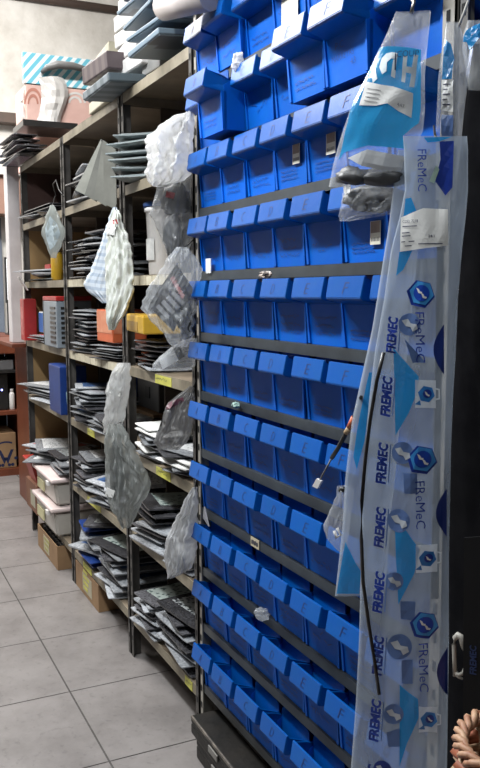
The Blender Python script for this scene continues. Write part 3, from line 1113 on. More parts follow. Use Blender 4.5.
# yellow bottle and orange thing behind the diamond packet
q = at_y(57, 268, D + .04)
t = thing('glue_tube', 'yellow tube standing behind the hanging diamond shaped packet', 'tube', (q.x, q.y, LV[4]))
bm = new(); lathe(bm, [(.024, 0), (.028, .005), (.028, .115), (.018, .13)], (q.x, q.y, LV[4] + .001), 16); obj('body', bm, YELLOWBOX, t)
bm = new(); lathe(bm, [(.014, 0), (.013, .03), (.008, .036)], (q.x, q.y, LV[4] + .1312), 12); obj('cap', bm, BLACKPL, t)
q = at_y(48, 279, D + .06)
bm = new(); box(bm, q.x - .07, q.x + .05, q.y, q.y + .12, LV[4] + .062, LV[4] + .085, 0, .004)
solo('small_box', bm, RED, 'small red box lying behind the yellow tube', 'box')


def carton(name, x0, x1, y0, y1, z0, z1, m, label, cat='box', rot=0.0, lid=None, pitch=0.0, parts=None, group=None):
    """a carton with closed flaps: body, seam/flap parts"""
    cx, cy = (x0 + x1) / 2, (y0 + y1) / 2
    t_ = thing(name, label, cat, (cx, cy, z0), group)
    t_.rotation_euler = (pitch, 0, rot)
    w, d, h = x1 - x0, y1 - y0, z1 - z0
    bm_ = new()
    box(bm_, -w / 2, w / 2, -d / 2, d / 2, .001, h, 0, min(.004, h * .15))
    obj('box_body', bm_, m, t_, world=False)
    bm_ = new()
    box(bm_, -w / 2 + .003, w / 2 - .003, -d / 2 + .003, -.0015, h, h + .0015)
    obj('flap', bm_, lid or m, t_, world=False)
    bm_ = new()
    box(bm_, -w / 2 + .003, w / 2 - .003, .0015, d / 2 - .003, h, h + .0015)
    obj('flap', bm_, lid or m, t_, world=False)
    return t_, w, d, h


def face_label(t_, x0, x1, z0, z1, y, m, name='printed_label', face='front', label=None):
    bm_ = new()
    if face == 'front':
        box(bm_, x0, x1, y - .0012, y - .0004, z0, z1)
    else:
        box(bm_, y + .0004, y + .0012, x0, x1, z0, z1)
    o = obj(name, bm_, m, t_, world=False)
    if label:
        o['label'] = label
    return o


# fourth shelf of the far bay: upright boxes
z3 = LV[3] + .001
q0, q1 = -4.44, -4.34
t, w, d, h = carton('red_box', q0, q0 + .10, D - .035, D + .03, z3, z3 + .215, RED, 'narrow red box standing upright at the far end of the fourth shelf')
face_label(t, -.03, .03, .03, h - .04, -d / 2, mat('faded_red_print', (.55, .2, .18), (.35, .06, .06), rough=.5, scale=60))
q0 = X(33, 318)
t, w, d, h = carton('white_box', q0, X(45.5, 320), D + .03, D + .22, z3 + .045, z3 + .15, WHITE, 'white box with a blue side lying on packets by the upright red box')
face_label(t, -w / 2, -w * .16, .004, h - .004, -d / 2, MIDBLUE)
face_label(t, -w * .1, w * .45, .02, h - .05, -d / 2, mat('small_grey_print', (.35, .36, .4), rough=.5), 'printed_panel')
face_label(t, -d / 2 + .02, d / 2 - .02, .02, h - .03, w / 2, WHITE, 'side_label', 'side')
stack('under the white box, far bay', q0 - .02, X(46, 330), z3, z3 + .043, ['red', 'dark', 'silver'], .012, .22, 4, yaw=10, out=.03, tilt=0)
q0, q1 = X(48, 330), X(61.5, 330)
t, w, d, h = carton('cassette_box', q0, q1, D - .02, D + .14, z3, z3 + .21, mat('grey_blue_card', (.24, .28, .32), (.17, .2, .23), rough=.4), 'grey blue upright case with black slots and a red top')
bm = new()
for k in range(8):
    box(bm, w / 2 + .0004, w / 2 + .003, -d * .38, d * .10, .02 + k * .022, .031 + k * .022)
    box(bm, w * .05, w * .42, -d / 2 - .003, -d / 2 - .0004, .02 + k * .022, .031 + k * .022)
obj('slot_strip', bm, BLACKPL, t, world=False)
bm = new(); box(bm, -w / 2 - .001, w / 2 + .001, -d / 2 - .001, d / 2 + .001, h + .0016, h + .022, 0, .003); obj('red_lid', bm, RED, t, world=False)
face_label(t, -w / 2, -w / 2 + .012, 0.005, h, -d / 2, BLACKPL, 'spine')
# third shelf of the far bay: blue box at its near end
z2 = LV[2] + .001
q0, q1 = X(53, 400), -3.605
t, w, d, h = carton('blue_box', X(56, 400), q1, D - .03, D + .09, z2, z2 + .215, BLUECARD, 'tall dark blue box standing on the third shelf of the far bay')
bm = new()
# pale shoe-like shape printed on the front
pts = [(-.02, .05), (.022, .05), (.025, .07), (.012, .085), (.014, .125), (.004, .14), (-.012, .135), (-.022, .10)]
bm.faces.new([bm.verts.new((w / 2 + .0006, y * 1.6, z)) for y, z in pts])
obj('printed_emblem', bm, mat('pale_cyan_print', (.45, .62, .66), rough=.4), t, world=False)
# floor level of the far bay: tubs, red tray, carton, heap on top
z0 = LV[0] + .001


def tub(name, x0, x1, y0, y1, z0_, h, label):
    t_ = thing(name, label, 'tub', ((x0 + x1) / 2, (y0 + y1) / 2, z0_), 'white lidded tubs stacked in the far bay')
    w, d = (x1 - x0) / 2, (y1 - y0) / 2
    bm_ = new()
    hexa(bm_, [(-w * .9, -d * .9, 0), (w * .9, -d * .9, 0), (w * .9, d * .9, 0), (-w * .9, d * .9, 0), (-w, -d, h * .86), (w, -d, h * .86), (w, d, h * .86), (-w, d, h * .86)])
    bmesh.ops.bevel(bm_, geom=bm_.edges[:], offset=.012, segments=3, affect='EDGES')
    obj('tub_body', bm_, mat('milky_tub_plastic', (.52, .50, .46), (.42, .40, .36), rough=.35), t_, world=False)
    bm_ = new(); box(bm_, -w - .012, w + .012, -d - .016, d + .012, h * .86 + .001, h, 0, .008); obj('lid', bm_, mat('pinkish_white_plastic', (.72, .60, .58), (.62, .52, .50), rough=.35), t_, world=False)
    bm_ = new(); box(bm_, w * .55, w * .75, -d - .02, -d + .004, h * .70, h * .86 - .001, 0, .003); obj('clip', bm_, WHITEPL, t_, world=False)
    bm_ = new(); box(bm_, -w * .8, -w * .1, -d - .001, -d * .965, h * .2, h * .55, 0, .001); obj('yellow_label', bm_, mat('pale_yellow_label', (.55, .52, .30), (.45, .42, .25), rough=.6), t_, world=False)
    return t_


xa, xb = X(45, 520), X(66, 540)
tub('storage_tub', xa, xb - .03, D - .045, D + .28, z0, .145, 'lower milky white tub with pinkish lid on the bottom shelf of the far bay')
tub('storage_tub', xa + .0, xb - .03, D - .04, D + .28, z0 + .147, .135, 'upper milky white tub with pinkish lid, on top of another tub')
xa, xb = -4.44, X(44, 510)
t, w, d, h = carton('carton', xa, xb, D - .035, D + .25, z0, z0 + .155, mat('reddish_carton', (.20, .085, .045), (.15, .065, .035), rough=.7), 'reddish brown carton with a pale label on the bottom shelf, left of the tubs')
face_label(t, -.02, w * .36, .03, h * .72, -d / 2, mat('greenish_label', (.36, .34, .26), (.3, .28, .2), rough=.7, scale=30))
t = thing('red_tray', 'red tray on the reddish carton beside the white tubs', 'tray', ((xa + xb) / 2, D + .1, z0 + .158))
bm = new(); hexa(bm, [(-.08, -.12, .001), (.08, -.12, .001), (.08, .12, .001), (-.08, .12, .001), (-.09, -.15, .11), (.09, -.15, .11), (.09, .14, .11), (-.09, .14, .11)]); obj('tray_body', bm, mat('red_tray_plastic', (.42, .035, .025), (.33, .028, .02), rough=.4), t, world=False)
bm = new(); box(bm, -.095, .095, -.158, .145, .1105, .122, 0, .004); obj('rim', bm, mat('red_tray_plastic', (.42, .035, .025)), t, world=False)
stack('in the heap on top of the red tray', X(30, 455), X(50, 460), z0 + .286, z0 + .38, ['red', 'white', 'red', 'silver'], .02, .26, 6, yaw=22, tilt=8, out=.08)
stack('in the heap on top of the white tubs', X(47, 460), X(66, 470), z0 + .286, z0 + .375, ['silver', 'white', 'dark'], .02, .28, 7, yaw=20, tilt=8, out=.04)

# ---- middle bay
stack('in the sixth-shelf pile, middle bay', X(69, 210), X(93, 204), LV[5], LV[5] + .165, ['silver', 'dark', 'plum', 'silver'], .022, .24, 10, yaw=10, tilt=4)
stack('in the tall fifth-shelf pile, middle bay', X(63, 281), X(88, 279), LV[4], LV[4] + .175, ['dark', 'silver', 'plum'], .0155, .28, 11, yaw=4, out=.0)
stack('in the near fifth-shelf pile, middle bay', X(80, 279), X(102, 278), LV[4], LV[4] + .20, ['silver', 'dark'], .022, .26, 12, yaw=14, tilt=5, out=.0)
stack('in the tall fourth-shelf pile, middle bay', X(66, 350), X(92, 355), LV[3], LV[3] + .205, ['dark', 'silver', 'plum', 'dark', 'white'], .0145, .28, 13, yaw=6, out=.01)
stack('in the flat pile under the orange box', X(94, 356), X(120, 364), LV[3], LV[3] + .062, ['white', 'dark', 'silver'], .0085, .30, 14, yaw=12, out=.03, tilt=3)
q0, q1 = X(97, 330), X(115, 330)
t, w, d, h = carton('orange_box', q0, q1 - .03, D + .0, D + .13, LV[3] + .066, LV[3] + .185, ORANGE, 'orange box with a printed paler front behind the hanging striped bag')
face_label(t, -w / 2 + .004, w / 2 - .004, .035, h - .003, -d / 2, mat('peach_print', (.62, .27, .15), (.55, .16, .08), rough=.5, scale=40))
face_label(t, -d / 2 + .004, d / 2 - .004, .035, h - .003, w / 2, mat('peach_print', (.62, .27, .15)), 'side_print', 'side')
stack('in the far third-shelf pile, middle bay', X(68, 412), X(92, 430), LV[2], LV[2] + .165, lambda k, n: 'blue' if k in (n - 1, n - 3) else ('white', 'dark', 'silver')[k % 3], .0145, .26, 15, yaw=9, out=.045, tilt=7)
stack('in the low near third-shelf pile, middle bay', X(91, 430), X(112, 440), LV[2], LV[2] + .075, ['white', 'dark', 'tan', 'silver'], .0125, .26, 16, yaw=10, out=.03, tilt=4)
q0, q1 = X(71, 400), X(84, 400)
t, w, d, h = carton('blue_box', q0, q1, D + .21, D + .33, LV[2] + .001, LV[2] + .235, BLUECARD, 'dark blue box at the back of the third shelf in the middle bay')
bm = new()
for k in range(3):
    box(bm, -w * .3 + k * w * .25, -w * .2 + k * w * .25, -d / 2 - .002, -d / 2 - .0005, h * .72, h * .76)
obj('printed_dots', bm, WHITE, t, world=False)
q0, q1 = X(90, 400), X(108, 400)
t, w, d, h = carton('metal_box', q0, q1, D + .20, D + .33, LV[2] + .08, LV[2] + .235, mat('dark_grey_metal', (.10, .10, .10), (.07, .07, .07), rough=.4, metal=.4), 'dark grey metal box at the back of the third shelf, right of the blue box')
bm = new(); box(bm, -.02, .03, -d / 2 - .004, -d / 2 - .0005, h * .3, h * .6); obj('latch', bm, BLACKPL, t, world=False)
bm = new(); box(bm, q0 - .02, q1 + .02, D + .17, D + .36, LV[2] + .001, LV[2] + .078, 0, .003)
solo('carton', bm, CARD, 'closed brown carton under the dark grey metal box', 'box')
stack('in the far second-shelf pile, middle bay', X(74, 478), X(92, 492), LV[1], LV[1] + .175, lambda k, n: 'white' if k == n - 1 else ('dark', 'white', 'silver', 'green')[k % 4], .016, .26, 17, yaw=9, out=.03, tilt=4)
stack('in the pale near second-shelf pile, middle bay', X(93, 492), X(120, 512), LV[1], LV[1] + .12, lambda k, n: 'blue' if k == n - 2 else ('white', 'silver', 'white')[k % 3], .014, .28, 18, yaw=14, out=.05, tilt=6)
stack('in the far bottom-shelf heap, middle bay', X(77, 545), X(97, 560), LV[0], LV[0] + .20, ['navy', 'navy', 'dark', 'blue'], .026, .28, 19, yaw=16, out=.04, tilt=9)
stack('in the near bottom-shelf pile, middle bay', X(96, 560), X(124, 590), LV[0], LV[0] + .185, ['dark', 'white', 'blue', 'silver', 'green'], .0145, .30, 20, yaw=10, out=.05, tilt=6)

# ---- near bay
stack('in the sixth-shelf sheaf, nearest bay', X(125, 190), X(147, 186), LV[5], LV[5] + .165, ['grey'], .024, .24, 21, yaw=9, out=.24, tilt=9, yaw0=-33)
stack('in the black pile under the yellow box', X(130, 360), X(160, 376), LV[3], LV[3] + .105, ['dark', 'silver', 'dark'], .013, .28, 22, yaw=7, out=.03, tilt=2)
q0, q1 = X(129, 330), X(162, 340)
t, w, d, h = carton('yellow_box', max(q0 + .01, -2.67), q1, D - .035, D + .16, LV[3] + .122, LV[3] + .178, YELLOWBOX, 'flat yellow box on top of a black pile on the fourth shelf', rot=R(-8))
face_label(t, -w * .45, w * .2, .006, h - .02, -d / 2, mat('dark_yellow_print', (.35, .2, .02), rough=.5))
stack('in the white third-shelf pile, nearest bay', X(136, 440), X(160, 466), LV[2], LV[2] + .125, lambda k, n: 'paper' if k == n - 1 else ('white', 'silver', 'paper', 'dark')[k % 4], .0125, .30, 23, yaw=9, out=.05, tilt=5)
stack('in the third-shelf spread beside the blue rack', X(160, 466), X(194, 486), LV[2], LV[2] + .075, ['white', 'dark', 'paper', 'silver'], .0095, .30, 24, yaw=14, out=.05, tilt=5)
stack('in the large second-shelf pile, nearest bay', X(132, 528), X(164, 556), LV[1], LV[1] + .15, lambda k, n: 'green' if k >= n - 3 else ('white', 'silver', 'green')[k % 3], .0185, .34, 25, yaw=7, out=.06, tilt=4)
stack('in the low second-shelf pile beside the blue rack', X(165, 558), X(194, 580), LV[1], LV[1] + .065, ['white', 'dark', 'silver'], .0125, .30, 26, yaw=9, out=.02, tilt=3)
stack('in the far bottom-shelf pile, nearest bay', X(134, 608), X(160, 642), LV[0], LV[0] + .16, ['white', 'silver', 'green', 'dark', 'blue'], .0145, .32, 27, yaw=9, out=.06, tilt=6)
stack('in the bottom-shelf pile beside the blue rack', X(160, 640), X(194, 690), LV[0], LV[0] + .19, lambda k, n: 'dark' if k == n - 1 else ('green', 'dark', 'white', 'silver')[k % 4], .015, .32, 28, yaw=6, out=.03, tilt=5)

# ---- top shelf
z6 = LV[6] + .001
# plum magazines at the far end, dark tray, display box
stack('in the magazine pile on top, far end', X(14, 152), X(38, 138), z6, z6 + .12, ['plum', 'dark', 'plum'], .0155, .115, 30, yaw=4, out=.085, tilt=4, over=True)
zt_ = z6 + .155
t = thing('tray', 'black shallow tray lying on the magazines before the pink display box', 'tray', (-4.33, D + .10, zt_))
bm = new(); box(bm, -.13, .13, -.13, .13, .001, .006); obj('tray_bottom', bm, BLACKPL, t, world=False)
bm = new()
box(bm, -.135, .135, -.135, -.1305, .001, .03); box(bm, -.135, .135, .1305, .135, .001, .03); box(bm, -.135, -.1305, -.13, .13, .001, .03); box(bm, .1305, .135, -.13, .13, .001, .03)
obj('rim', bm, BLACKPL, t, world=False)
# display box: its face looks down the aisle (+x)
XD = -4.50
pl, pr = at_x(24, 90, XD), at_x(97, 90, XD)
zh0, zh1 = at_x(35, 84, XD).z, at_x(35, 53, XD).z
t = thing('display_box', 'big display box with blue striped header and pink sides on top of the shelving', 'box', (XD - .15, (pl.y + pr.y) / 2, z6))
PINK = mat('pale_pink_card', (.74, .50, .44), (.64, .41, .36), rough=.5, scale=8)
bm = new(); box(bm, XD - .30, XD - .006, pl.y + .01, pr.y, z6 + .001, zh0, 0, .006); obj('box_body', bm, PINK, t)
STR = stripes('blue_white_stripes', (.16, .52, .66), (.80, .86, .88), 8.5, .4, (R(40), 0, R(90)))
bm = new(); box(bm, XD - .03, XD, pl.y, pr.y, zh0 + .0005, zh1, 0, .003); obj('striped_header', bm, STR, t)
bm = new()
grid = []
rg = random.Random(3)
for j in range(10):
    row = []
    for i in range(7):
        u, v = i / 6, j / 9
        q0_ = at_x(38 + 3 * math.sin(v * 5) + u * (25 + 2 * math.sin(v * 7)), 78 + v * 60, XD)
        q0_.x = XD + .004 + .03 * math.sin(PI * u) + rg.uniform(0, .014)
        row.append(bm.verts.new(q0_))
    grid.append(row)
for j in range(9):
    for i in range(6):
        bm.faces.new((grid[j][i], grid[j][i + 1], grid[j + 1][i + 1], grid[j + 1][i]))
obj('white_insert', bm, WHITEPL, t)
SALMON = mat('salmon_print', (.55, .24, .18), rough=.5)
for cxp, cyp, rr, half in ((33, 104, 9, 0), (75, 103, 11, 1)):
    bm = new()
    for r0, r1 in ((1.0, .80), (.62, .42)):
        for k in range(20):
            a0, a1 = PI * (k / 20) * 1.0, PI * (k + 1) / 20
            q = [at_x(cxp - math.cos(a) * rr * r_, cyp - math.sin(a) * rr * r_ * (1.8 if not half else 1.0), XD - .0045) for a, r_ in ((a0, r0), (a1, r0), (a1, r1), (a0, r1))]
            bm.faces.new([bm.verts.new(p) for p in q])
    obj('arch_print', bm, SALMON if not half else WHITEPL, t)
bm = new()
hp = [at_x(x_, y_, XD) + Vector((dx_, 0, 0)) for x_, y_, dx_ in ((41, 73, .012), (46, 69, .03), (56, 66.5, .04), (72, 68, .04), (84, 71, .03), (90, 72, .012))]
tube(bm, hp, [.010, .018, .022, .020, .017, .012], 8)
obj('handle', bm, mat('grey_handle', (.20, .20, .20), rough=.4), t)
bm = new()
tube(bm, [at_x(25, 88 + 4.5 * k, XD) + Vector((-.05, -.008 * math.sin(k * .6), 0)) for k in range(8)], .010, 8)
obj('white_edging', bm, WHITEPL, t)


def tilt_box(name, px, py, Y, w, d, h, m, label, cat='box', ry=0.0, rx=0.0, rz=0.0, edge=None, group=None):
    """a box / blister card whose middle is seen at a pixel, tipped by the given angles; its rim a part of its own"""
    c = at_y(px, py, Y)
    t_ = thing(name, label, cat, c, group)
    t_.rotation_euler = (R(rx), R(ry), R(rz))
    bm_ = new(); box(bm_, -w / 2, w / 2, -d / 2, d / 2, -h / 2, h / 2, 0, min(.004, h * .2)); obj('box_body', bm_, m, t_, world=False)
    if edge is not None:
        bm_ = new()
        box(bm_, -w / 2 + .004, w / 2 - .004, -d / 2 + .004, d / 2 - .004, -h / 2 - .0025, -h / 2 - .0003)
        obj('printed_bottom', bm_, edge, t_, world=False)
    return t_


GB = stripes('grey_blue_tray_print', (.085, .11, .125), (.17, .20, .22), 5.0, .4)
PB = stripes('plum_tray_print', (.075, .055, .06), (.13, .10, .10), 6.0, .4)
CREAM = mat('cream_box_card', (.55, .51, .40), (.43, .40, .30), rough=.6, scale=8)
GREYC = mat('grey_box_card', (.34, .34, .33), (.26, .26, .25), rough=.6, scale=8)
# pile over the middle bay: cream boxes, dark boxes, two blister trays on the near side
zc = z6
xm = X(103, 102)
for k, (w_, h_, m_, nm, lab) in enumerate(((.30, .040, CREAM, 'flat_box', 'lowest cream flat box of the pile over the middle bay'),
                                          (.28, .030, GREYC, 'flat_box', 'thin grey flat box on the lowest cream box over the middle bay'),
                                          (.24, .065, CREAM, 'flat_box', 'thicker cream box in the middle of the pile over the middle bay'),
                                          (.25, .016, GREYC, 'flat_box', 'thin dark grey box above the thicker cream box'),
                                          (.22, .055, CREAM, 'flat_box', 'topmost cream box of the pile over the middle bay'))):
    carton(nm, xm - w_ / 2 - .02 * k, xm + w_ / 2 - .02 * k, D - .015 + .01 * k, D + .22, zc, zc + h_, m_, lab, rot=R((-2, 3, -3, 2, -4)[k]), group='boxes on top of the shelving')
    zc += h_ + .004
xm2 = X(118, 92)
t = tilt_box('blister_tray', 121, 88, D - .005, .25, .18, .026, GB, 'grey blue ribbed blister tray overhanging the top shelf', 'tray', ry=-3, rx=4, rz=4, edge=GB)
t = tilt_box('blister_tray', 116, 70, D + .02, .23, .16, .055, PB, 'plum grey blister tray stacked over the grey blue one', 'tray', ry=-2, rx=3, rz=6, edge=PB)
# piles over the near bay: white boxes with blister cards up out of the view
CARDB = printed('blue_grey_blister_print', (.17, .23, .28), (.05, .07, .10), scale=9, thr=.35)
for i, (px, py, Y, w_, d_, h_, m_, e_, ry, rx, rz, lab) in enumerate((
        (157, 66, D + .11, .22, .20, .045, WHITEPL, GREYC, 0, 2, 3, 'lowest white box of the pile over the nearest bay'),
        (155, 51, D + .11, .24, .20, .045, WHITEPL, GREYC, -1, 2, -3, 'second white box up in the pile over the nearest bay'),
        (155, 36, D + .13, .24, .20, .045, WHITE, GREYC, 1, 3, 4, 'third white box up in the pile over the nearest bay'),
        (153, 18, D + .14, .24, .20, .050, WHITE, GREYC, -1, 3, 2, 'fourth white box up in the pile over the nearest bay'),
        (155, 0, D + .15, .25, .20, .050, WHITE, GREYC, 0, 3, -4, 'topmost white box of the pile over the nearest bay'))):
    tilt_box('white_box', px, py, Y, w_, d_, h_, m_, lab, 'box', ry, rx, rz, e_, 'white boxes over the nearest bay')
for i, (px, py, Y, w_, d_, h_, ry, rx, rz, lab) in enumerate((
        (172, 45, D + .04, .22, .19, .016, -4, 5, 5, 'lowest blue grey blister card jutting out over the nearest bay'),
        (172, 30, D + .045, .23, .19, .010, -3, 6, 8, 'second blue grey blister card jutting out over the nearest bay'),
        (167, 16, D + .05, .23, .20, .010, -4, 7, 2, 'third blue grey blister card jutting out over the nearest bay'),
        (162, 2, D + .05, .23, .20, .010, -3, 7, 6, 'fourth blue grey blister card jutting out over the nearest bay'),
        (168, -13, D + .05, .23, .20, .010, -3, 7, 2, 'highest blue grey blister card jutting out over the nearest bay'))):
    tilt_box('blister_card', px, py, Y, w_, d_, h_, CARDB, lab, 'card', ry, rx, rz, CARDB, 'blister cards over the nearest bay')
tilt_box('flat_box', 168, 66, D + .10, .14, .12, .05, GREYC, 'small grey box under the blister cards by the bin rack', 'box', 0, 0, 4, CREAM)
c = at_y(186, 4, D - .09)
bm = new(); tube(bm, [c + Vector((-.10, -.02, .02)), c + Vector((.10, .02, -.01))], .032, 16)
solo('roll', bm, mat('greyish_roll', (.45, .40, .38), (.34, .3, .28), rough=.5), 'greyish roll lying high up at the corner of the bin rack', 'roll')

# bucket with blue lid, near bay, fifth shelf
c = at_y(150, 250, D + .10)
c.x = -2.61
t = thing('bucket', 'white bucket with a blue lid on the fifth shelf of the nearest bay', 'bucket', (c.x, c.y, LV[4]))
lz = Z(149, 196) - LV[4] - .02
bm = new(); lathe(bm, [(.050, .001), (.053, .006), (.060, lz * .93), (.065, lz * .94), (.065, lz)], (0, 0, 0), 28); obj('tub_body', bm, WHITEPL, t, world=False)
bm = new(); lathe(bm, [(.063, lz + .0005), (.069, lz + .002), (.069, lz + .014), (.06, lz + .018)], (0, 0, 0), 28); obj('lid', bm, mat('blue_bucket_lid', (.03, .12, .40), (.025, .09, .32), rough=.35), t, world=False)
bm = new()
for k in range(8):
    a0, a1 = R(-150 + k * 12), R(-150 + (k + 1) * 12)
    bm.faces.new([bm.verts.new((math.cos(a) * .0605, math.sin(a) * .0605, z)) for a, z in ((a0, .05), (a1, .05), (a1, .12), (a0, .12))])
obj('paper_label', bm, mat('grey_printed_label', (.5, .5, .48), (.35, .35, .34), rough=.6, scale=30), t, world=False)

# cartons on the floor
for i, (p_near, p_far, hz, lab, lm) in enumerate((((56, 571), (40, 545), .20, 'open brown carton of small parts on the floor under the far bay', 'a'),
                                               ((98, 613), (72, 578), .22, 'open brown carton with a bright yellow label on the floor under the middle bay', 'b'))):
    a, b_ = at_z(*p_near), at_z(*p_far)
    yf = (a.y + b_.y) / 2
    x1_, x0_ = a.x, max(b_.x, (-4.44, -3.53)[i])
    h = .115
    t = thing('carton', lab, 'box', ((x0_ + x1_) / 2, yf + .15, 0))
    w, d = (x1_ - x0_) / 2, .15
    bm = new()
    tt = .004
    box(bm, -w, w, -d, -d + tt, .001, h); box(bm, -w, w, d - tt, d, .001, h); box(bm, -w, -w + tt, -d + tt, d - tt, .001, h); box(bm, w - tt, w, -d + tt, d - tt, .001, h); box(bm, -w + tt, w - tt, -d + tt, d - tt, .001, .005)
    obj('box_body', bm, CARD, t, world=False)
    bm = new()
    box(bm, -w * .35, w * (.45 if i else .2), -d - .0012, -d - .0004, .02, h * .85)
    obj('paper_label', bm, mat('pale_carton_label', (.42, .38, .27), (.36, .32, .22), rough=.7), t, world=False)
    bm = new()
    for k in range(4 if i else 3):
        box(bm, -w * .25, w * (.1 + .08 * (k % 3)), -d - .002, -d - .0013, .03 + k * .024, .043 + k * .024)
    obj('yellow_marking', bm, YELLOW if i else mat('dull_yellow_marking', (.40, .38, .14), rough=.7), t, world=False)
    for k in range(6):
        xx = x0_ + .05 + (x1_ - x0_ - .1) * k / 5
        t2 = thing('parts_box', '%s black box from the far end inside the %s carton' % (NTH[k], ('far', 'yellow labelled')[i]), 'box', (xx, yf + .075, .0055), 'small black boxes inside the floor cartons')
        ww = (x1_ - x0_ - .1) / 5 * .42
        bm = new(); box(bm, -ww, ww, -.055, .10, .0, .110, 0, .003); obj('box_body', bm, BLACKPL, t2, world=False)
        bm = new(); box(bm, -ww * .7, ww * .6, -.04, .05, .1102, .1112); obj('paper_label', bm, WHITE, t2, world=False)

# ================================================================== HANGING BAGS
class Bag:
    """a soft bag hanging in a vertical plane; rows = (py, left px, right px) from top to bottom give its outline there"""
    def __init__(s, plane, rows, T=.02, wr=.004, seed=0, back=.5, freq=(.10, .03), pleat=0.0):
        s.pleat = pleat
        s.pl, s.rows, s.T, s.wr, s.seed, s.back, s.freq = plane, rows, T, wr, seed, back, freq

    def lr(s, y):
        r = s.rows
        if y <= r[0][0]:
            return r[0][1], r[0][2]
        if s.pleat:
            l_, r_ = s.lr0(y)
            w_ = min(1, (r_ - l_) / 14)
            return l_ + 2.2 * w_ * noise.noise(Vector((y * .16, s.seed, 1))), r_ + 2.2 * w_ * noise.noise(Vector((y * .16, s.seed, 9)))
        return s.lr0(y)

    def lr0(s, y):
        r = s.rows
        for a, b in zip(r, r[1:]):
            if y <= b[0]:
                k = (y - a[0]) / (b[0] - a[0])
                return a[1] + (b[1] - a[1]) * k, a[2] + (b[2] - a[2]) * k
        return r[-1][1], r[-1][2]

    def off(s, x, y):
        l, r = s.lr(y)
        u = min(1, max(0, (x - l) / max(r - l, .001)))
        v = (y - s.rows[0][0]) / (s.rows[-1][0] - s.rows[0][0])
        env = min(1, v * 6 + .15) * min(1, (1 - v) * 8 + .15)
        e = (4 * u * (1 - u)) ** .6
        w = noise.noise(Vector((x * s.freq[0], y * s.freq[1], s.seed))) + .6 * noise.noise(Vector((x * s.freq[0] * 2.3 + y * s.freq[1] * 1.5, y * s.freq[1] * 2.2, s.seed + 7)))
        o = s.T * e * env + s.wr * w * min(1, e * 1.6 + .25)
        if s.pleat:
            # sharp folds that run down from the knot and fan out with the outline
            p = abs(noise.noise(Vector((u * 5.5 + .5 * v, v * 1.1, s.seed + 31)))) + .55 * abs(noise.noise(Vector((u * 11 + v * 2.5, v * 3.2, s.seed + 43)))) + .4 * abs(noise.noise(Vector((u * 5 - v * 7, v * 6 + u * 3, s.seed + 57))))
            o += s.pleat * (p - .35) * min(1, e * 1.5 + .2)
        return o

    def at(s, x, y, eps=0.0):
        return s.pl(x, y, s.off(x, y) + eps)

    def mesh(s, nu=16, nv=28):
        bm_ = new()
        y0, y1 = s.rows[0][0], s.rows[-1][0]
        fr, bk = [], []
        for j in range(nv + 1):
            y = y0 + (y1 - y0) * j / nv
            l, r = s.lr(y)
            a, b = [], []
            for i in range(nu + 1):
                x = l + (r - l) * i / nu
                jx = 0.0
                a.append(bm_.verts.new(s.at(x, y)))
                if i in (0, nu):
                    b.append(a[-1])
                else:
                    b.append(bm_.verts.new(s.pl(x, y, -s.back * s.T * (4 * (i / nu) * (1 - i / nu)) ** .6 - .0015 + s.wr * .5 * noise.noise(Vector((x * .09, y * .04, s.seed + 20))))))
            fr.append(a)
            bk.append(b)
        for j in range(nv):
            for i in range(nu):
                f = bm_.faces.new((fr[j][i], fr[j][i + 1], fr[j + 1][i + 1], fr[j + 1][i]))
                f.smooth = True
                q = [bk[j][i], bk[j + 1][i], bk[j + 1][i + 1], bk[j][i + 1]]
                f = bm_.faces.new(q)
                f.smooth = True
        return bm_

    def poly(s, bm_, pts, eps=.0016, step=7.0, mi=0):
        """a print: outline in the same frame, cut fine and laid on the bag's front"""
        t_ = new()
        f = t_.faces.new([t_.verts.new((p[0], p[1], 0)) for p in pts])
        bmesh.ops.triangulate(t_, faces=[f])
        for _ in range(5):
            es = [e for e in t_.edges if e.calc_length() > step]
            if not es:
                break
            bmesh.ops.subdivide_edges(t_, edges=es, cuts=1)
            bmesh.ops.triangulate(t_, faces=[f for f in t_.faces if len(f.verts) > 3])
        mp = {v: bm_.verts.new(s.at(v.co.x, v.co.y, eps)) for v in t_.verts}
        for f in t_.faces:
            q = bm_.faces.new([mp[v] for v in f.verts])
            q.material_index = mi
        t_.free()

    def text(s, bm_, body, x0, y0, ux, uy, w, h, bold=0.0, shear=0.0, eps=.002, mi=0):
        v, fs = text_polys(body, bold, shear)
        vv = [bm_.verts.new(s.at(x0 + ux[0] * a * w + uy[0] * b * h, y0 + ux[1] * a * w + uy[1] * b * h, eps)) for a, b in v]
        for q in fs:
            try:
                bm_.faces.new([vv[i] for i in q]).material_index = mi
            except ValueError:
                pass


def hang(name, label, cat, bag, m, nu=16, nv=28, group=None):
    y0 = bag.rows[0][0]
    t_ = thing(name, label, cat, bag.pl((bag.rows[-1][1] + bag.rows[-1][2]) / 2, bag.rows[-1][0]), group)
    obj('bag_film', bag.mesh(nu, nv), m, t_)
    return t_


def slab(bm_, plane, pts, off, th=.004, mi=0):
    """flat piece with thickness: outline in the frame, placed on a plane at an offset"""
    a = [bm_.verts.new(plane(x, y, off)) for x, y in pts]
    b = [bm_.verts.new(plane(x, y, off - th)) for x, y in pts]
    n = len(pts)
    bm_.faces.new(a).material_index = mi
    bm_.faces.new(list(reversed(b))).material_index = mi
    for i in range(n):
        bm_.faces.new((a[i], b[i], b[(i + 1) % n], a[(i + 1) % n])).material_index = mi


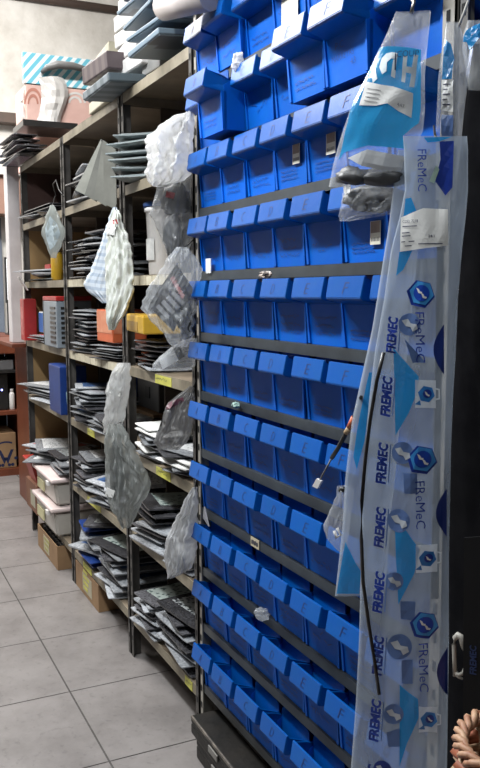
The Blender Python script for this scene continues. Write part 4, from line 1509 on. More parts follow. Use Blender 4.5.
def lump(bm_, plane, cx, cy, rx, ry, depth, off, seed, k=.35):
    n = 3
    t_ = new()
    bmesh.ops.create_icosphere(t_, subdivisions=n, radius=1)
    mp = {}
    for v in t_.verts:
        d = v.co
        q = 1 + k * noise.noise(d * 1.7 + Vector((seed, 0, 3))) + k * .5 * noise.noise(d * 4 + Vector((0, seed, 0)))
        mp[v] = bm_.verts.new(plane(cx + d.x * rx * q, cy + d.y * ry * q, off + d.z * depth * q))
    for f in t_.faces:
        q = bm_.faces.new([mp[v] for v in f.verts])
        q.smooth = True
    t_.free()


LP = lambda px, py, y=D - .035, phi=50: HangPlane(px, py, y, phi)
# string / wire helper for hangers
WIRE = mat('dark_wire', (.05, .05, .05), rough=.4, metal=.6)


def hanger(t_, p0, p1, r=.0015, m=None):
    bm_ = new()
    tube(bm_, [p0, (Vector(p0) + Vector(p1)) / 2 + Vector((0, 0, -.004)), p1], r, 6)
    obj('hanging_wire', bm_, m or WIRE, t_)


# diamond packet on the post between far and middle bays
pl = LP(53, 230, D - .055)
bg = Bag(pl, [(205, 50, 54), (218, 45.5, 60), (233, 41, 66.5), (246, 46, 61), (258, 51, 56)], T=.008, wr=.003, seed=1, pleat=0.006)
t = hang('hanging_packet', 'small clear diamond shaped packet hanging from a post at the far bay', 'packet', bg, film('greenish_clear_film', (.50, .54, .52), .55, .8), 10, 14)
bm = new(); bg.poly(bm, [(51, 216), (58, 224), (61, 234), (56, 246), (51, 250), (47, 238), (46, 228)], eps=.0012)
obj('paper_insert', bm, mat('pale_blue_insert', (.42, .50, .54), (.30, .36, .38), rough=.4, scale=30), t)
hanger(t, pl(52, 206), at_y(55, 196, D - .004))
# wire hook on that post
bm = new(); tube(bm, [at_y(56, 196, D - .006), at_y(53, 184, D - .03), at_y(56, 180, D - .03), at_y(59, 190, D - .03), at_y(64, 197, D - .03)], .0022, 6)
solo('wire_hook', bm, WIRE, 'thin bent wire hook on the post above the diamond packet', 'hook')

# sheaf of grey papers
pl = LP(104, 170, D - .05)
for k, pts in enumerate((((101, 139), (106, 144), (87, 196), (75, 190)), ((102.5, 140), (109, 146), (97, 202), (85, 195)),
                         ((104, 140.5), (113, 148), (108, 207), (95, 199)), ((106, 141), (118, 150), (119, 210), (106, 204)))):
    bm = new()
    slab(bm, HangPlane(104, 140, D - .05 - .004 * k, 64 - 11 * k), pts, .004 * k, .003)
    o = solo('paper_bag', bm, mat('olive_grey_paper', (.24, .24, .21), (.15, .15, .13), rough=.6, scale=10, rand=.35),
             ('leftmost', 'second from left', 'third from left', 'rightmost')[k] + ' of the flat grey paper bags fanned out on one nail', 'paper bag', 'grey paper bags hanging in a fan')
bm = new(); tube(bm, [pl(105, 142, .03), pl(109, 144, -.02), at_y(117, 146, D - .002)], .002, 6)
solo('nail', bm, WIRE, 'bent nail carrying the fan of grey paper bags', 'nail')

# striped foil bags
pl = LP(115, 250, D - .055)
bg = Bag(pl, [(207, 113, 117), (222, 107, 121), (240, 102, 122), (262, 94, 118), (285, 83, 114), (294, 90, 112), (303, 103, 110)], T=.010, wr=.004, seed=3, pleat=0.007)
LINES = stripes('pale_blue_lined_film', (.40, .47, .56), (.56, .61, .67), 14, .3, (0, R(80), 0), .45)
t = hang('gasket_bag', 'pale blue lined clear bag hanging in front of the shelves, left of the striped foil', 'bag', bg, LINES, 30, 46)
hanger(t, pl(115, 208), at_y(116, 200, D - .004))
bg = Bag(pl.__class__(118, 250, D - .085, 50), [(210, 112, 119), (226, 108, 124), (242, 106.5, 130), (265, 105, 133.5), (290, 106, 134), (306, 107, 129), (320, 107, 121), (330, 109, 114)], T=.014, wr=.006, seed=4, pleat=0.02)
FOIL = stripes('striped_foil', (.52, .54, .48), (.66, .68, .64), 17, .25, (0, R(-20), 0), .5)
t = hang('gasket_bag', 'silvery striped foil bag with a white tag hanging at the middle post', 'bag', bg, FOIL, 30, 50)
bm = new(); bg.poly(bm, [(108, 223.5), (119.5, 225), (117.5, 236), (107.5, 234.5)], eps=.004); obj('white_tag', bm, WHITE, t)
bm = new(); bg.poly(bm, [(114, 220.5), (121, 219.5), (120, 224), (115, 224.5)], eps=.003); obj('red_mark', bm, RED, t)
hanger(t, bg.pl(115, 211), at_y(117, 198, D - .004))

# white crumpled bag and the dark pieces under it
pl = LP(172, 150, D - .065)
bg = Bag(pl, [(113, 184, 194), (125, 162, 194), (136, 147, 193.5), (150, 146.5, 193), (163, 150, 192), (174, 146, 191), (181, 148, 184), (186, 152, 162)], T=.035, wr=.020, seed=5, freq=(.07, .04), pleat=0.05)
t = hang('plastic_bag', 'crumpled white plastic bag hanging at the corner of the bin rack', 'bag', bg, FILMW, 44, 50)
hanger(t, pl(186, 114), at_y(193, 104, D - .004))
pl = LP(172, 220, D - .045)
bg = Bag(pl, [(176, 158, 192), (196, 155, 193), (214, 150, 193), (228, 157, 193), (245, 164, 191), (262, 170, 184)], T=.028, wr=.010, seed=6, pleat=0.028)
t = hang('plastic_bag', 'clear bag of dark grey pieces hanging below the crumpled white bag', 'bag', bg, film('dark_clear_film', (.34, .35, .36), .20, .6), 36, 44)
bm = new(); lump(bm, pl, 175, 200, 14, 17, .014, -.002, 3)
obj('dark_piece', bm, BLACKPL, t)
bm = new(); lump(bm, pl, 173, 236, 9, 24, .014, -.002, 8)
obj('dark_piece', bm, mat('dark_grey_rubber', (.05, .055, .06), (.03, .03, .035), rough=.4), t)
bm = new(); bg.poly(bm, [(170, 192), (178, 194), (177, 200), (169, 198)], eps=.002); obj('red_print', bm, mat('dull_red_print', (.28, .06, .06), rough=.5), t)
hanger(t, pl(186, 177), at_y(194, 170, D - .004))

# clear bag with black packets
pl = LP(175, 300, D - .075)
bg = Bag(pl, [(247, 176, 187), (257, 168, 196), (268, 163, 203), (285, 151, 199), (300, 143, 198), (308, 142, 197), (320, 151, 196), (335, 164, 194), (347, 172, 186)], T=.034, wr=.012, seed=8, freq=(.09, .05), pleat=0.04)
t = hang('plastic_bag', 'clear plastic bag of black packets with red lettering hanging by the bin rack', 'bag', bg, FILM, 44, 56)
bm = new(); slab(bm, pl, [(178, 264), (195, 290), (175, 331), (150, 306)], .014, .006)
o = obj('black_packet', bm, BLACKPL, t)
bm = new()
for k in range(4):
    x_, y_ = 158 + k * 5.0, 307 - k * 4.5
    slab(bm, pl, [(x_, y_), (x_ + 3, y_ - 3), (x_ + 14, y_ + 9), (x_ + 11, y_ + 12)], .0165, .001)
obj('grey_print', bm, mat('grey_bar_print', (.34, .35, .36), (.2, .2, .21), rough=.4), o)
bm = new()
for k in range(6):
    x_, y_ = 172 + k * 2.0, 279 + k * 3.4
    slab(bm, pl, [(x_, y_), (x_ + 2.4, y_ - 3), (x_ + 5, y_ - 1), (x_ + 2.8, y_ + 3)], .0165, .001)
obj('red_print', bm, mat('red_white_print', (.50, .10, .10), (.6, .45, .43), rough=.4, scale=120), o)
bm = new(); lump(bm, pl, 187, 322, 9, 17, .014, .0, 5); obj('black_lump', bm, BLACKPL, t)
hanger(t, pl(182, 248), at_y(193, 240, D - .004))
# grey printed packet bag under it
pl = LP(178, 358, D - .045)
bg = Bag(pl, [(338, 186, 198), (348, 170, 198), (356, 160, 197), (364, 153, 195), (371, 152, 188)], T=.022, wr=.008, seed=9, pleat=0.022)
t = hang('plastic_bag', 'bag with a grey printed packet lying over the fourth shelf lip by the rack', 'bag', bg, FILM, 32, 26)
bm = new(); slab(bm, pl, [(160, 357), (174, 347), (180, 360), (164, 369)], .012, .004); obj('grey_packet', bm, P_WHITE, t)
bm = new(); slab(bm, pl, [(174, 347), (179, 344), (186, 356), (180, 360)], .012, .004); obj('black_packet', bm, BLACKPL, t)

# dark bag over the third shelf
pl = LP(178, 415, D - .04)
bg = Bag(pl, [(386, 190, 197), (396, 176, 196), (404, 167, 195), (416, 164, 194), (430, 158, 192), (442, 154, 188), (450, 158, 178)], T=.026, wr=.012, seed=10, pleat=0.032)
t = hang('plastic_bag', 'grey and black crumpled bag hanging over the third shelf by the rack', 'bag', bg, film('grey_black_film', (.30, .30, .30), .45, .85), 36, 40)
bm = new(); slab(bm, pl, [(165, 410), (176, 402), (170, 432), (155, 442)], .004, .006); obj('black_piece', bm, BLACKPL, t)
bm = new(); bg.poly(bm, [(170, 402), (180, 398), (186, 396), (187, 400), (174, 407), (168, 409)], eps=.003); obj('dark_red_edge', bm, mat('plum_edge_print', (.12, .04, .06), rough=.4), t)
hanger(t, pl(193, 387), at_y(196, 380, D - .004))

# whitish bag and smoky bag at the middle post
pl = LP(118, 400, D - .06)
bg = Bag(pl, [(363, 117, 130), (377, 110, 130.5), (390, 106, 130), (404, 106.5, 127), (418, 103.5, 125), (433, 103, 121)], T=.024, wr=.012, seed=11, pleat=0.03)
t = hang('plastic_bag', 'milky clear bag with a white card hanging above the smoky grey bag', 'bag', bg, film('milky_clear_film', (.66, .67, .67), .40, .75), 34, 46)
bm = new(); slab(bm, pl, [(112, 378), (125, 382), (122, 396), (108, 391)], .020, .003); obj('white_card', bm, WHITE, t)
hanger(t, pl(124, 364), at_y(125, 356, D - .004))
pl = LP(125, 480, D - .085)
bg = Bag(pl, [(424, 107, 122), (440, 106, 131), (460, 106, 141), (480, 104.5, 151), (491, 107, 150), (505, 111, 141), (518, 118, 135), (528, 122, 129)], T=.032, wr=.015, seed=12, freq=(.14, .02), pleat=0.045)
t = hang('plastic_bag', 'large smoky grey plastic bag hanging at the middle post over the second shelf', 'bag', bg, FILMG, 48, 60)
bm = new(); lump(bm, pl, 117, 470, 7, 32, .012, 0, 6); obj('dark_strip', bm, mat('dark_grey_rubber', (.05, .055, .06)), t)
bm = new(); slab(bm, pl, [(110, 486), (118, 489), (116, 496), (108, 494)], .026, .002); obj('white_card', bm, WHITE, t)
hanger(t, pl(114, 425), at_y(126, 418, D - .004))
# white bag low by the rack
pl = LP(184, 540, D - .05)
bg = Bag(pl, [(488, 192, 197), (505, 184, 197.5), (522, 174, 197.5), (540, 167, 197), (556, 164.5, 196), (568, 167, 192), (577, 168, 176)], T=.030, wr=.012, seed=13, freq=(.11, .04), pleat=0.034)
t = hang('plastic_bag', 'whitish translucent bag hanging low beside the bin rack at the second shelf', 'bag', bg, film('soft_white_film', (.62, .63, .64), .55, .88), 40, 50)
bm = new(); lump(bm, pl, 177, 562, 8, 8, .012, 0, 9); obj('pale_piece', bm, mat('pale_grey_piece', (.45, .46, .48), (.3, .31, .33), rough=.5, scale=50), t)
hanger(t, pl(195, 489), at_y(197, 470, D - .004))

# ================================================================== THE RIGHT: LONG PRINTED BAGS
PHI = 44
# second long bag, behind: only its left strip shows
plB = HangPlane(372, 500, .745, PHI)
bgB = Bag(plB, [(150, 398, 424), (230, 388, 420), (330, 372, 410), (420, 352, 400), (480, 345, 395), (520, 343, 390), (560, 339, 388), (596, 335, 384)], T=.008, wr=.004, seed=21, freq=(.07, .02))
t = hang('gasket_bag', 'long translucent bag with blue corner prints hanging behind the big printed one', 'bag', bgB, FILML, 14, 44)
bm = new(); bgB.poly(bm, [(346, 541), (352, 552), (362, 570), (360, 593), (337, 593)], step=9); obj('teal_print', bm, TEAL, t)
bm = new(); bgB.poly(bm, [(370, 372), (374, 372), (366, 440), (358, 468), (354, 456), (358, 430)], step=9); obj('teal_print', bm, TEAL, t)

# the big printed bag
plA = HangPlane(460, 300, .775, PHI)
rowsA = [(136, 403, 467), (150, 404, 468), (190, 405, 468), (215, 400, 466), (250, 391, 462), (300, 384, 458), (350, 375, 456), (400, 369, 453), (450, 365, 451),
         (500, 362, 450), (560, 361, 449), (640, 359, 449), (700, 356, 448), (768, 351, 447), (860, 346, 445)]
bgA = Bag(plA, rowsA, T=.012, wr=.005, seed=22, freq=(.035, .010))
t = hang('gasket_bag', 'big long translucent bag printed with blue nuts and lettering hanging before the bins', 'bag', bgA, FILML, 44, 160)
longbag = t
# bold slanted wordmarks reading upwards
UP, RT, DN, LT = (0, -1), (1, 0), (0, 1), (-1, 0)
for (x, y, ln) in ((386.5, 353, 37), (380.5, 416, 41), (376, 483, 42), (374, 546, 41), (373, 610, 41), (372.5, 672, 40), (369.5, 737, 42), (366, 801, 42)):
    bm = new()
    bgA.text(bm, 'FREMEC', x + 11, y, (.075, -.997), (-1, 0), ln, 10.5, .045, .24, .0025)
    obj('wordmark', bm, NAVY, t)
    bm = new()
    bgA.poly(bm, [(x + 13, y - 2), (x + 14.2, y - 2), (x + 16.6, y - ln + 2), (x + 15.4, y - ln + 2)], .0022, 14)
    obj('small_print', bm, PALEBLUE, t)
# light wordmarks reading downwards
for (x, y, ln) in ((427, 150, 42), (425.5, 312, 50), (426, 479, 47), (429, 640, 48), (428, 806, 44)):
    bm = new()
    bgA.text(bm, 'FReMeC', x - 9, y, (.02, 1), (1, 0), ln, 9.0, -.004, 0, .0025)
    obj('wordmark', bm, NAVY, t)


def hexnut(cx, cy, r):
    b1, b2, b3, b4 = new(), new(), new(), new()
    h = [(cx + r * math.cos(R(12 + 60 * k)), cy + r * math.sin(R(12 + 60 * k))) for k in range(6)]
    h2 = [(cx + 1 + r * .86 * math.cos(R(12 + 60 * k)), cy - 1 + r * .86 * math.sin(R(12 + 60 * k))) for k in range(6)]
    c1 = [(cx + 1 + r * .56 * math.cos(2 * PI * k / 18), cy - 1 + r * .56 * math.sin(2 * PI * k / 18)) for k in range(18)]
    bgA.poly(b1, h, .0026)
    bgA.poly(b2, h2, .0033)
    bgA.poly(b3, c1, .0040)
    for s in (-1, 1):
        ox, oy = cx + 1 + s * r * .16, cy - 1 + s * r * .17
        bgA.poly(b4, [(ox - r * .20, oy - r * .20), (ox - r * .02, oy - r * .10), (ox + r * .06, oy + r * .05), (ox + r * .22, oy + r * .10), (ox + r * .16, oy + r * .22), (ox - r * .06, oy + r * .16)], .0046)
    o_ = obj('nut_logo', b1, NAVY, t)
    obj('nut_face', b2, mat('bright_nut_blue', (.05, .30, .66), (.04, .22, .56), rough=.3), o_)
    obj('nut_centre', b3, mat('deep_nut_blue', (.01, .06, .42), rough=.3), o_)
    obj('white_mark', b4, WHITE, o_)


for cx, cy, r in ((422, 294, 14.5), (423.5, 458, 15), (425.5, 622, 14.5), (425, 783, 14.5)):
    hexnut(cx, cy, r)


def roundlogo(cx, cy, r, m=PALEBLUE):
    b1, b2 = new(), new()
    bgA.poly(b1, [(cx + r * math.cos(2 * PI * k / 22), cy + r * math.sin(2 * PI * k / 22)) for k in range(22)], .0022)
    bgA.poly(b2, [(cx - r * .7, cy - r * .35), (cx - r * .15, cy - r * .5), (cx + r * .1, cy - r * .1), (cx + r * .65, cy), (cx + r * .75, cy + r * .4), (cx + r * .3, cy + r * .65), (cx + r * .1, cy + r * .25), (cx - r * .35, cy + r * .15)], .0028)
    o_ = obj('round_logo', b1, m, t)
    obj('white_mark', b2, mat('pale_mark', (.55, .60, .66), rough=.4), o_)


for cx, cy, r in ((411, 324, 11), (404, 451, 11), (400.5, 518, 11.5), (396, 578, 9), (401, 643, 12.5), (395, 710, 10)):
    roundlogo(cx, cy, r)
roundlogo(384, 764, 9, NAVY)
for pts in (((395, 347), (420, 376), (418, 392), (410, 412), (397, 434), (396, 390)), ((396, 512), (406, 524), (421, 546), (416, 570), (400, 601), (398, 560)),
            ((401, 681), (419, 696), (420, 714), (408, 740), (401, 762), (401, 720)), ((406, 199), (412, 198), (419, 215), (417, 217), (404, 217)), ((400, 252), (414, 250), (404, 270), (397, 276))):
    bm = new(); bgA.poly(bm, pts, .0018, 8); obj('teal_print', bm, TEAL, t)
for pts in (((406, 338), (427, 362), (414, 362)), ((405, 471), (419, 471), (419, 491), (406, 491)), ((402, 598), (417, 598), (416, 617), (402, 616)), ((403, 656), (414, 656), (414, 680), (403, 680)), ((388, 728), (402, 724), (402, 742), (390, 742))):
    bm = new(); bgA.poly(bm, [p for p in pts], .0014, 8); obj('blue_block', bm, PALEBLUE, t)
for x0, y0, x1, y1 in ((416.5, 379, 437, 407), (417.5, 542, 438, 570), (420, 703, 438, 729)):
    b1, b2, b3 = new(), new(), new()
    bgA.poly(b1, [(x0, y0), (x1, y0 + .5), (x1, y1), (x0, y1 - .5)], .0024, 7)
    o_ = obj('white_panel', b1, film('white_panel_print', (.66, .71, .76), .80, .92, bump=.08), t)
    hy = (y0 + y1) / 2
    for q in ([(x1, hy - 6), (x1 + 4, hy - 5), (x1 + 4, hy - 3.6), (x1, hy - 4.4)], [(x1 + 2.6, hy - 4), (x1 + 4, hy - 4), (x1 + 4, hy + 5), (x1 + 2.6, hy + 5)], [(x1, hy + 4.4), (x1 + 4, hy + 4), (x1 + 4, hy + 5.4), (x1, hy + 6)]):
        bgA.poly(b2, q, .0024)
    obj('panel_handle', b2, film('white_panel_print', (.66, .71, .76), .80, .92), o_)
    cx, cy, r = (x0 + x1) / 2 + 1, hy, 8.5
    bgA.poly(b3, [(cx + r * math.cos(R(12 + 60 * k)), cy + r * math.sin(R(12 + 60 * k))) for k in range(6)] , .0031)
    bgA.poly(b3, [(x0 - .5, y1 - 4), (x0 + 5, y1 - 8), (x0 + 6, y1 - 3)], .0031)
    o2 = obj('nut_logo', b3, MIDBLUE, o_)
    b4 = new(); bgA.poly(b4, [(cx + 1 + r * .5 * math.cos(2 * PI * k / 14), cy - .5 + r * .5 * math.sin(2 * PI * k / 14)) for k in range(14)], .0036)
    b5 = new(); bgA.poly(b5, [(cx - 1.5, cy - 3), (cx + .6, cy - 1.6), (cx + 1.4, cy), (cx + 3.6, cy + 1), (cx + 2.6, cy + 2.4), (cx - .4, cy + .6)], .0041)
    obj('nut_centre', b4, NAVY, o_)
    obj('white_mark', b5, WHITE, o_)
for cx, y0, y1 in ((445, 324, 374), (447, 488, 536), (448, 646, 694)):
    bm = new()
    pts = [(cx - 10.5 * math.sin(PI * k / 12), y0 + (y1 - y0) * k / 12) for k in range(13)]
    bgA.poly(bm, pts, .0018, 9)
    obj('dark_blue_bow', bm, mat('dark_bow_print', (.008, .025, .16), rough=.35), t)
# printed area near the top and the sticker
bm = new(); bgA.poly(bm, [(440, 142), (454, 141), (453, 188), (446, 196), (436, 182), (441, 160)], .0018, 9); obj('blue_block', bm, NAVY, t)
bm = new(); bgA.poly(bm, [(424, 138), (452, 137), (440, 142), (428, 143)], .0018, 9); obj('teal_print', bm, TEAL, t)
bm = new(); bgA.poly(bm, [(430, 182), (437, 166), (440, 170), (435, 184)], .003, 9); obj('green_print', bm, mat('sage_print', (.30, .42, .36), rough=.4), t)
bm = new(); bgA.poly(bm, [(424.5, 209), (449, 210), (449, 246), (401, 252), (401.5, 218), (425, 216)], .004, 6); st = obj('paper_sticker', bm, WHITE, t)
bm = new()
bgA.text(bm, 'COD. 7218', 403.5, 223.5, (1, -.02), (0, -1), 16, 3.0, 0, 0, .0052)
for k, (x, y, w) in enumerate(((403.5, 226.5, 15), (403, 233, 8), (403, 236.2, 9), (402.5, 242, 4), (410, 241.6, 6), (406, 246, 7), (420, 244, 24))):
    bgA.poly(bm, [(x, y), (x + w, y - .4), (x + w, y + .5), (x, y + .9)], .0052, 6)
bgA.text(bm, '24/1', 430, 238, (1, -.02), (0, -1), 6, 2.6, .01, 0, .0052)
obj('sticker_text', bm, INK, st)
# black flexible strip and rod inside the bag
bm = new()
tube(bm, [bgA.at(x, y, .003) for x, y in ((385, 352), (378, 380), (371, 420), (366, 460), (362.5, 500), (361.8, 540), (364, 580), (370, 620), (376, 655), (381, 690))], .0028, 8)
o = obj('black_strip', bm, BLACKPL, t)
bm = new(); slab(bm, plA, [(437, 215), (444, 212), (440, 440), (438, 600), (430, 600), (434, 420)], -.005, .003); obj('grey_strip', bm, mat('dark_grey_strip', (.06, .065, .07), rough=.4), t)
hanger(t, plA(436, 138), at_y(434, 126, D - .006), .002)

# the teal bag above
plT = HangPlane(425, 80, .80, 40)
bgT = Bag(plT, [(11, 396, 431), (40, 384, 428), (75, 367, 425), (110, 350, 425), (130, 343, 423), (150, 337, 415), (165, 333, 410), (187, 329, 407)], T=.022, wr=.006, seed=31, freq=(.026, .020))
t = hang('gasket_bag', 'teal printed clear bag with a white sticker hanging over the top bins', 'bag', bgT, FILMC, 40, 70)
bm = new()
bgT.poly(bm, [(380.5, 49), (423, 52), (422, 110), (420, 124), (405, 138), (410, 150), (372, 148), (347, 154), (341, 162), (352, 112)], .0018, 5)
obj('teal_print', bm, film('teal_sheet_print', (.02, .31, .60), .86, .96, bump=.10), t)
PW = mat('white_print', (.66, .74, .78), rough=.4)
bm = new()
bgT.poly(bm, [(372, 68), (376.5, 65), (381, 82), (376.5, 86)], .0026)
bgT.poly(bm, [(382.5, 70), (385, 61), (390, 57), (396, 56), (402, 57.5), (401, 63), (395, 62.5), (391, 66), (390.5, 75), (386, 78)], .0026)
bgT.poly(bm, [(397.5, 64), (401, 63), (399, 82), (395, 80)], .0028)
for q in ([(407, 60), (411, 60), (408.5, 86), (405, 85)], [(417, 58), (421, 58), (417, 90), (412.5, 90)], [(409, 70), (417, 71), (416.5, 77), (408.5, 76)]):
    bgT.poly(bm, q, .0026 + .0002 * q[0][0] / 400)
obj('big_lettering', bm, PW, t)
bm = new()
bgT.text(bm, 'ICOUP', 399, 62, (1, -.12), (.1, -1), 22, 6.5, -.01, 0, .0034)
bgT.poly(bm, [(399, 58), (400.5, 58), (400, 74), (398.8, 74)], .0034)
obj('handwriting', bm, INK, t)
bm = new(); bgT.poly(bm, [(369, 84), (384, 88), (397, 90), (416, 96), (414, 120), (402, 114), (392, 107), (380, 109), (363, 108)], .0032, 6); st = obj('paper_sticker', bm, WHITE, t)
bm = new()
for k in range(4):
    y = 90 + k * 4
    bgT.poly(bm, [(371 - k, y + 1), (385 - k, y + 3.6), (385 - k, y + 4.3), (371 - k, y + 1.7)], .0042, 8)
obj('sticker_text', bm, mat('grey_sticker_ink', (.3, .3, .32), rough=.6), st)
bm = new(); bgT.text(bm, '447', 401, 109, (1, .25), (0, -1), 7, 3.2, 0, 0, .0042); obj('sticker_number', bm, mat('grey_sticker_ink', (.3, .3, .32)), st)
bm = new(); bgT.poly(bm, [(352, 160), (372, 152), (408, 158), (407, 172), (385, 172), (366, 168)], .0022, 7); obj('white_band', bm, mat('whitish_band_print', (.62, .64, .66), rough=.4), t)
bm = new(); lump(bm, plT, 354, 177, 17, 9, .012, .004, 4, .35); lump(bm, plT, 386, 178, 25, 9, .012, .004, 6, .3); obj('grey_gasket', bm, mat('charcoal_gasket', (.028, .028, .03), (.06, .06, .062), rough=.45, scale=40), t)
bm = new(); tube(bm, [plT(412, 14, .004), plT(414, 2, .0), plT(408, -6, -.01), at_y(436, -6, D - .006)], .003, 8); obj('steel_hook', bm, mat('hook_steel', (.30, .28, .25), rough=.35, metal=.8), t)
# second bag under it with grey pieces
plU = HangPlane(405, 200, .825, 30)
bgU = Bag(plU, [(180, 343, 408), (195, 342, 406), (205, 341, 404), (213, 339, 398), (221, 339, 350)], T=.016, wr=.008, seed=33, freq=(.08, .07), pleat=0.022)
t = hang('gasket_bag', 'clear bag of grey gasket pieces hanging just below the teal bag', 'bag', bgU, FILMC, 36, 24)
bm = new(); lump(bm, plU, 376, 199, 32, 13, .012, .002, 11, .3); obj('grey_gasket', bm, mat('charcoal_gasket', (.05, .05, .052)), t)
bm = new(); bgU.poly(bm, [(345 + 6 * math.cos(2 * PI * k / 16) + 5, 190 + 5 * math.sin(2 * PI * k / 16)) for k in range(16)], .002); obj('round_washer', bm, mat('pale_washer', (.5, .5, .5), rough=.3), t)
hanger(t, plU(404, 182), at_y(430, 150, D - .006))

# narrow labelled bag right of the upright
plN = HangPlane(452, 80, .835, 35)
bgN = Bag(plN, [(22, 446, 459), (45, 442, 466), (80, 438, 473), (120, 436, 472), (160, 436, 470), (200, 436, 468)], T=.012, wr=.007, seed=35, freq=(.1, .03))
t = hang('gasket_bag', 'narrow clear bag with a white label hanging right of the beige upright', 'bag', bgN, FILM, 14, 24)
bm = new(); bgN.poly(bm, [(444, 82), (456, 82), (456, 114), (444, 112)], .003, 7); st = obj('paper_sticker', bm, WHITE, t)
bm = new()
for k in range(5):
    bgN.poly(bm, [(445.5, 86 + 5 * k), (453.5 - (k % 2) * 3, 86 + 5 * k), (453.5 - (k % 2) * 3, 87 + 5 * k), (445.5, 87 + 5 * k)], .004)
obj('sticker_text', bm, INK, st)
bm = new(); bgN.poly(bm, [(446, 40), (453, 46), (456, 60), (454, 81), (444, 81), (446, 58)], .002, 7); obj('teal_print', bm, TEAL, t)
bm = new(); bgN.poly(bm, [(444, 116), (456, 117), (455, 160), (443, 160)], .002, 7); obj('pale_blue_print', bm, PALEBLUE, t)
bm = new(); tube(bm, [plN(458, 28), plN(463, 12, -.005), plN(469, -8, -.01)], .002, 6); obj('hanging_wire', bm, mat('pale_cord', (.5, .48, .44), rough=.6), t)
# curved printed bag at the right edge of the view
plV = HangPlane(478, 50, .80, 20)
bgV = Bag(plV, [(20, 468, 500), (34, 463, 505), (50, 462, 510), (70, 466, 512), (90, 468, 512)], T=.012, wr=.005, seed=37)
t = hang('gasket_bag', 'clear bag with curved blue band at the right edge above the black cloth', 'bag', bgV, FILMC, 14, 14)
bm = new()
for r0, r1 in ((21, 14),):
    for k in range(10):
        a0, a1 = R(185 + 16 * k), R(185 + 16 * (k + 1))
        bgV.poly(bm, [(487 + math.cos(a) * r, 45 + math.sin(a) * r) for a, r in ((a0, r0), (a1, r0), (a1, r1), (a0, r1))], .002)
bgV.poly(bm, [(470, 42), (484, 30), (488, 36), (474, 52)], .002)
obj('blue_band', bm, TEAL, t)

# black cloth hanging at the right
plC = HangPlane(470, 300, .815, 4)
bgC = Bag(plC, [(44, 474, 555), (60, 471, 570), (120, 463, 590), (180, 457, 600), (300, 450, 600), (480, 446, 600), (640, 443, 600), (768, 440, 600), (880, 438, 600)], T=.022, wr=.008, seed=40, back=.2, freq=(.05, .01))
BLACKCLOTH = mat('black_cloth', (.004, .004, .005), (.007, .007, .008), rough=1.0, scale=30, spec=.03)
t = thing('hanging_cloth', 'large black cloth hanging at the right edge over the shaded rack', 'cloth', plC(520, 880))
obj('cloth', bgC.mesh(20, 60), BLACKCLOTH, t)
bm = new(); tube(bm, [plC(520, 44, .0), plC(520, 20, -.01), at_y(520, 12, D + .02)], .004, 8); obj('hook', bm, WIRE, t)

# crumpled clear bag sticking out left of the long bags
plS = HangPlane(340, 520, .775, PHI)
bgS = Bag(plS, [(486, 337, 352), (494, 336, 354), (510, 331, 352), (524, 323, 350), (536, 325, 348), (548, 335, 346), (553, 340, 345)], T=.014, wr=.008, seed=43, freq=(.12, .08), pleat=0.02)
t = hang('plastic_bag', 'small crumpled clear bag sticking out left of the long printed bags', 'bag', bgS, FILM, 12, 14)
bm = new(); lump(bm, plS, 343, 489, 4, 3, .005, .004, 2); obj('dark_piece', bm, BLACKPL, t)
bm = new(); tube(bm, [plS(335, 530, .006), plS(338, 536, .01), plS(342, 534, .008), plS(338, 527, .008)], .003, 6); obj('white_clip', bm, WHITEPL, t)

# probe cable with an orange sleeve and a white tag
plQ = HangPlane(345, 430, .79, 20)
t = thing('probe_cable', 'black cable with an orange sleeve and a white plug hanging before the bins', 'cable', plQ(318, 488))
bm = new(); tube(bm, [plQ(x, y, .004) for x, y in ((360, 404), (357, 414), (349, 430), (340, 447), (333, 458))], .0042, 8); obj('cable', bm, BLACKPL, t)
bm = new(); tube(bm, [plQ(x, y, .004) for x, y in ((333, 458), (327, 469), (321, 480))], .0016, 6); obj('thin_lead', bm, mat('grey_lead', (.12, .12, .12), rough=.5), t)
bm = new(); tube(bm, [plQ(355.5, 417, .004), plQ(351, 427, .004)], .0056, 10); obj('orange_sleeve', bm, mat('orange_sleeve', (.62, .16, .06), (.5, .12, .05), rough=.5), t)
bm = new(); tube(bm, [plQ(350.5, 428, .004), plQ(347.5, 433, .004)], .0054, 10); obj('tan_sleeve', bm, mat('tan_sleeve', (.40, .28, .16), rough=.6), t)
bm = new(); slab(bm, plQ, [(319, 478), (324, 480.5), (320, 488), (315, 485.5)], .008, .006); obj('white_plug', bm, WHITEPL, t)
hanger(t, plQ(360, 404, .004), plB(363, 396, .014), .003, BLACKPL)

# white plastic hanger clip by the long bag's right edge
plH = HangPlane(460, 655, .735, 25)
t = thing('hanger_clip', 'white plastic clip with two hooks at the right edge of the long bag', 'clip', plH(456, 680))
bm = new(); tube(bm, [plH(x, y) for x, y in ((455, 676), (454.5, 660), (454, 645), (455, 638), (458, 635), (461.5, 637), (462.5, 643), (463.5, 648), (466, 653))], [.003, .003, .0033, .0038, .0044, .0048, .004, .003, .0015], 8); obj('upper_hook', bm, mat('dull_white_plastic', (.42, .40, .36), (.36, .34, .3), rough=.5), t)
bm = new(); tube(bm, [plH(x, y) for x, y in ((454.5, 672), (459, 675), (463, 673), (465, 667))], [.0028, .003, .0026, .0014], 8); obj('lower_hook', bm, mat('dull_white_plastic', (.42, .40, .36)), t)
bm = new(); tube(bm, [plH(x, y) for x, y in ((456, 674), (459, 677), (463, 679))], [.0026, .0024, .0014], 8); obj('lower_hook', bm, mat('dull_white_plastic', (.42, .40, .36)), t)
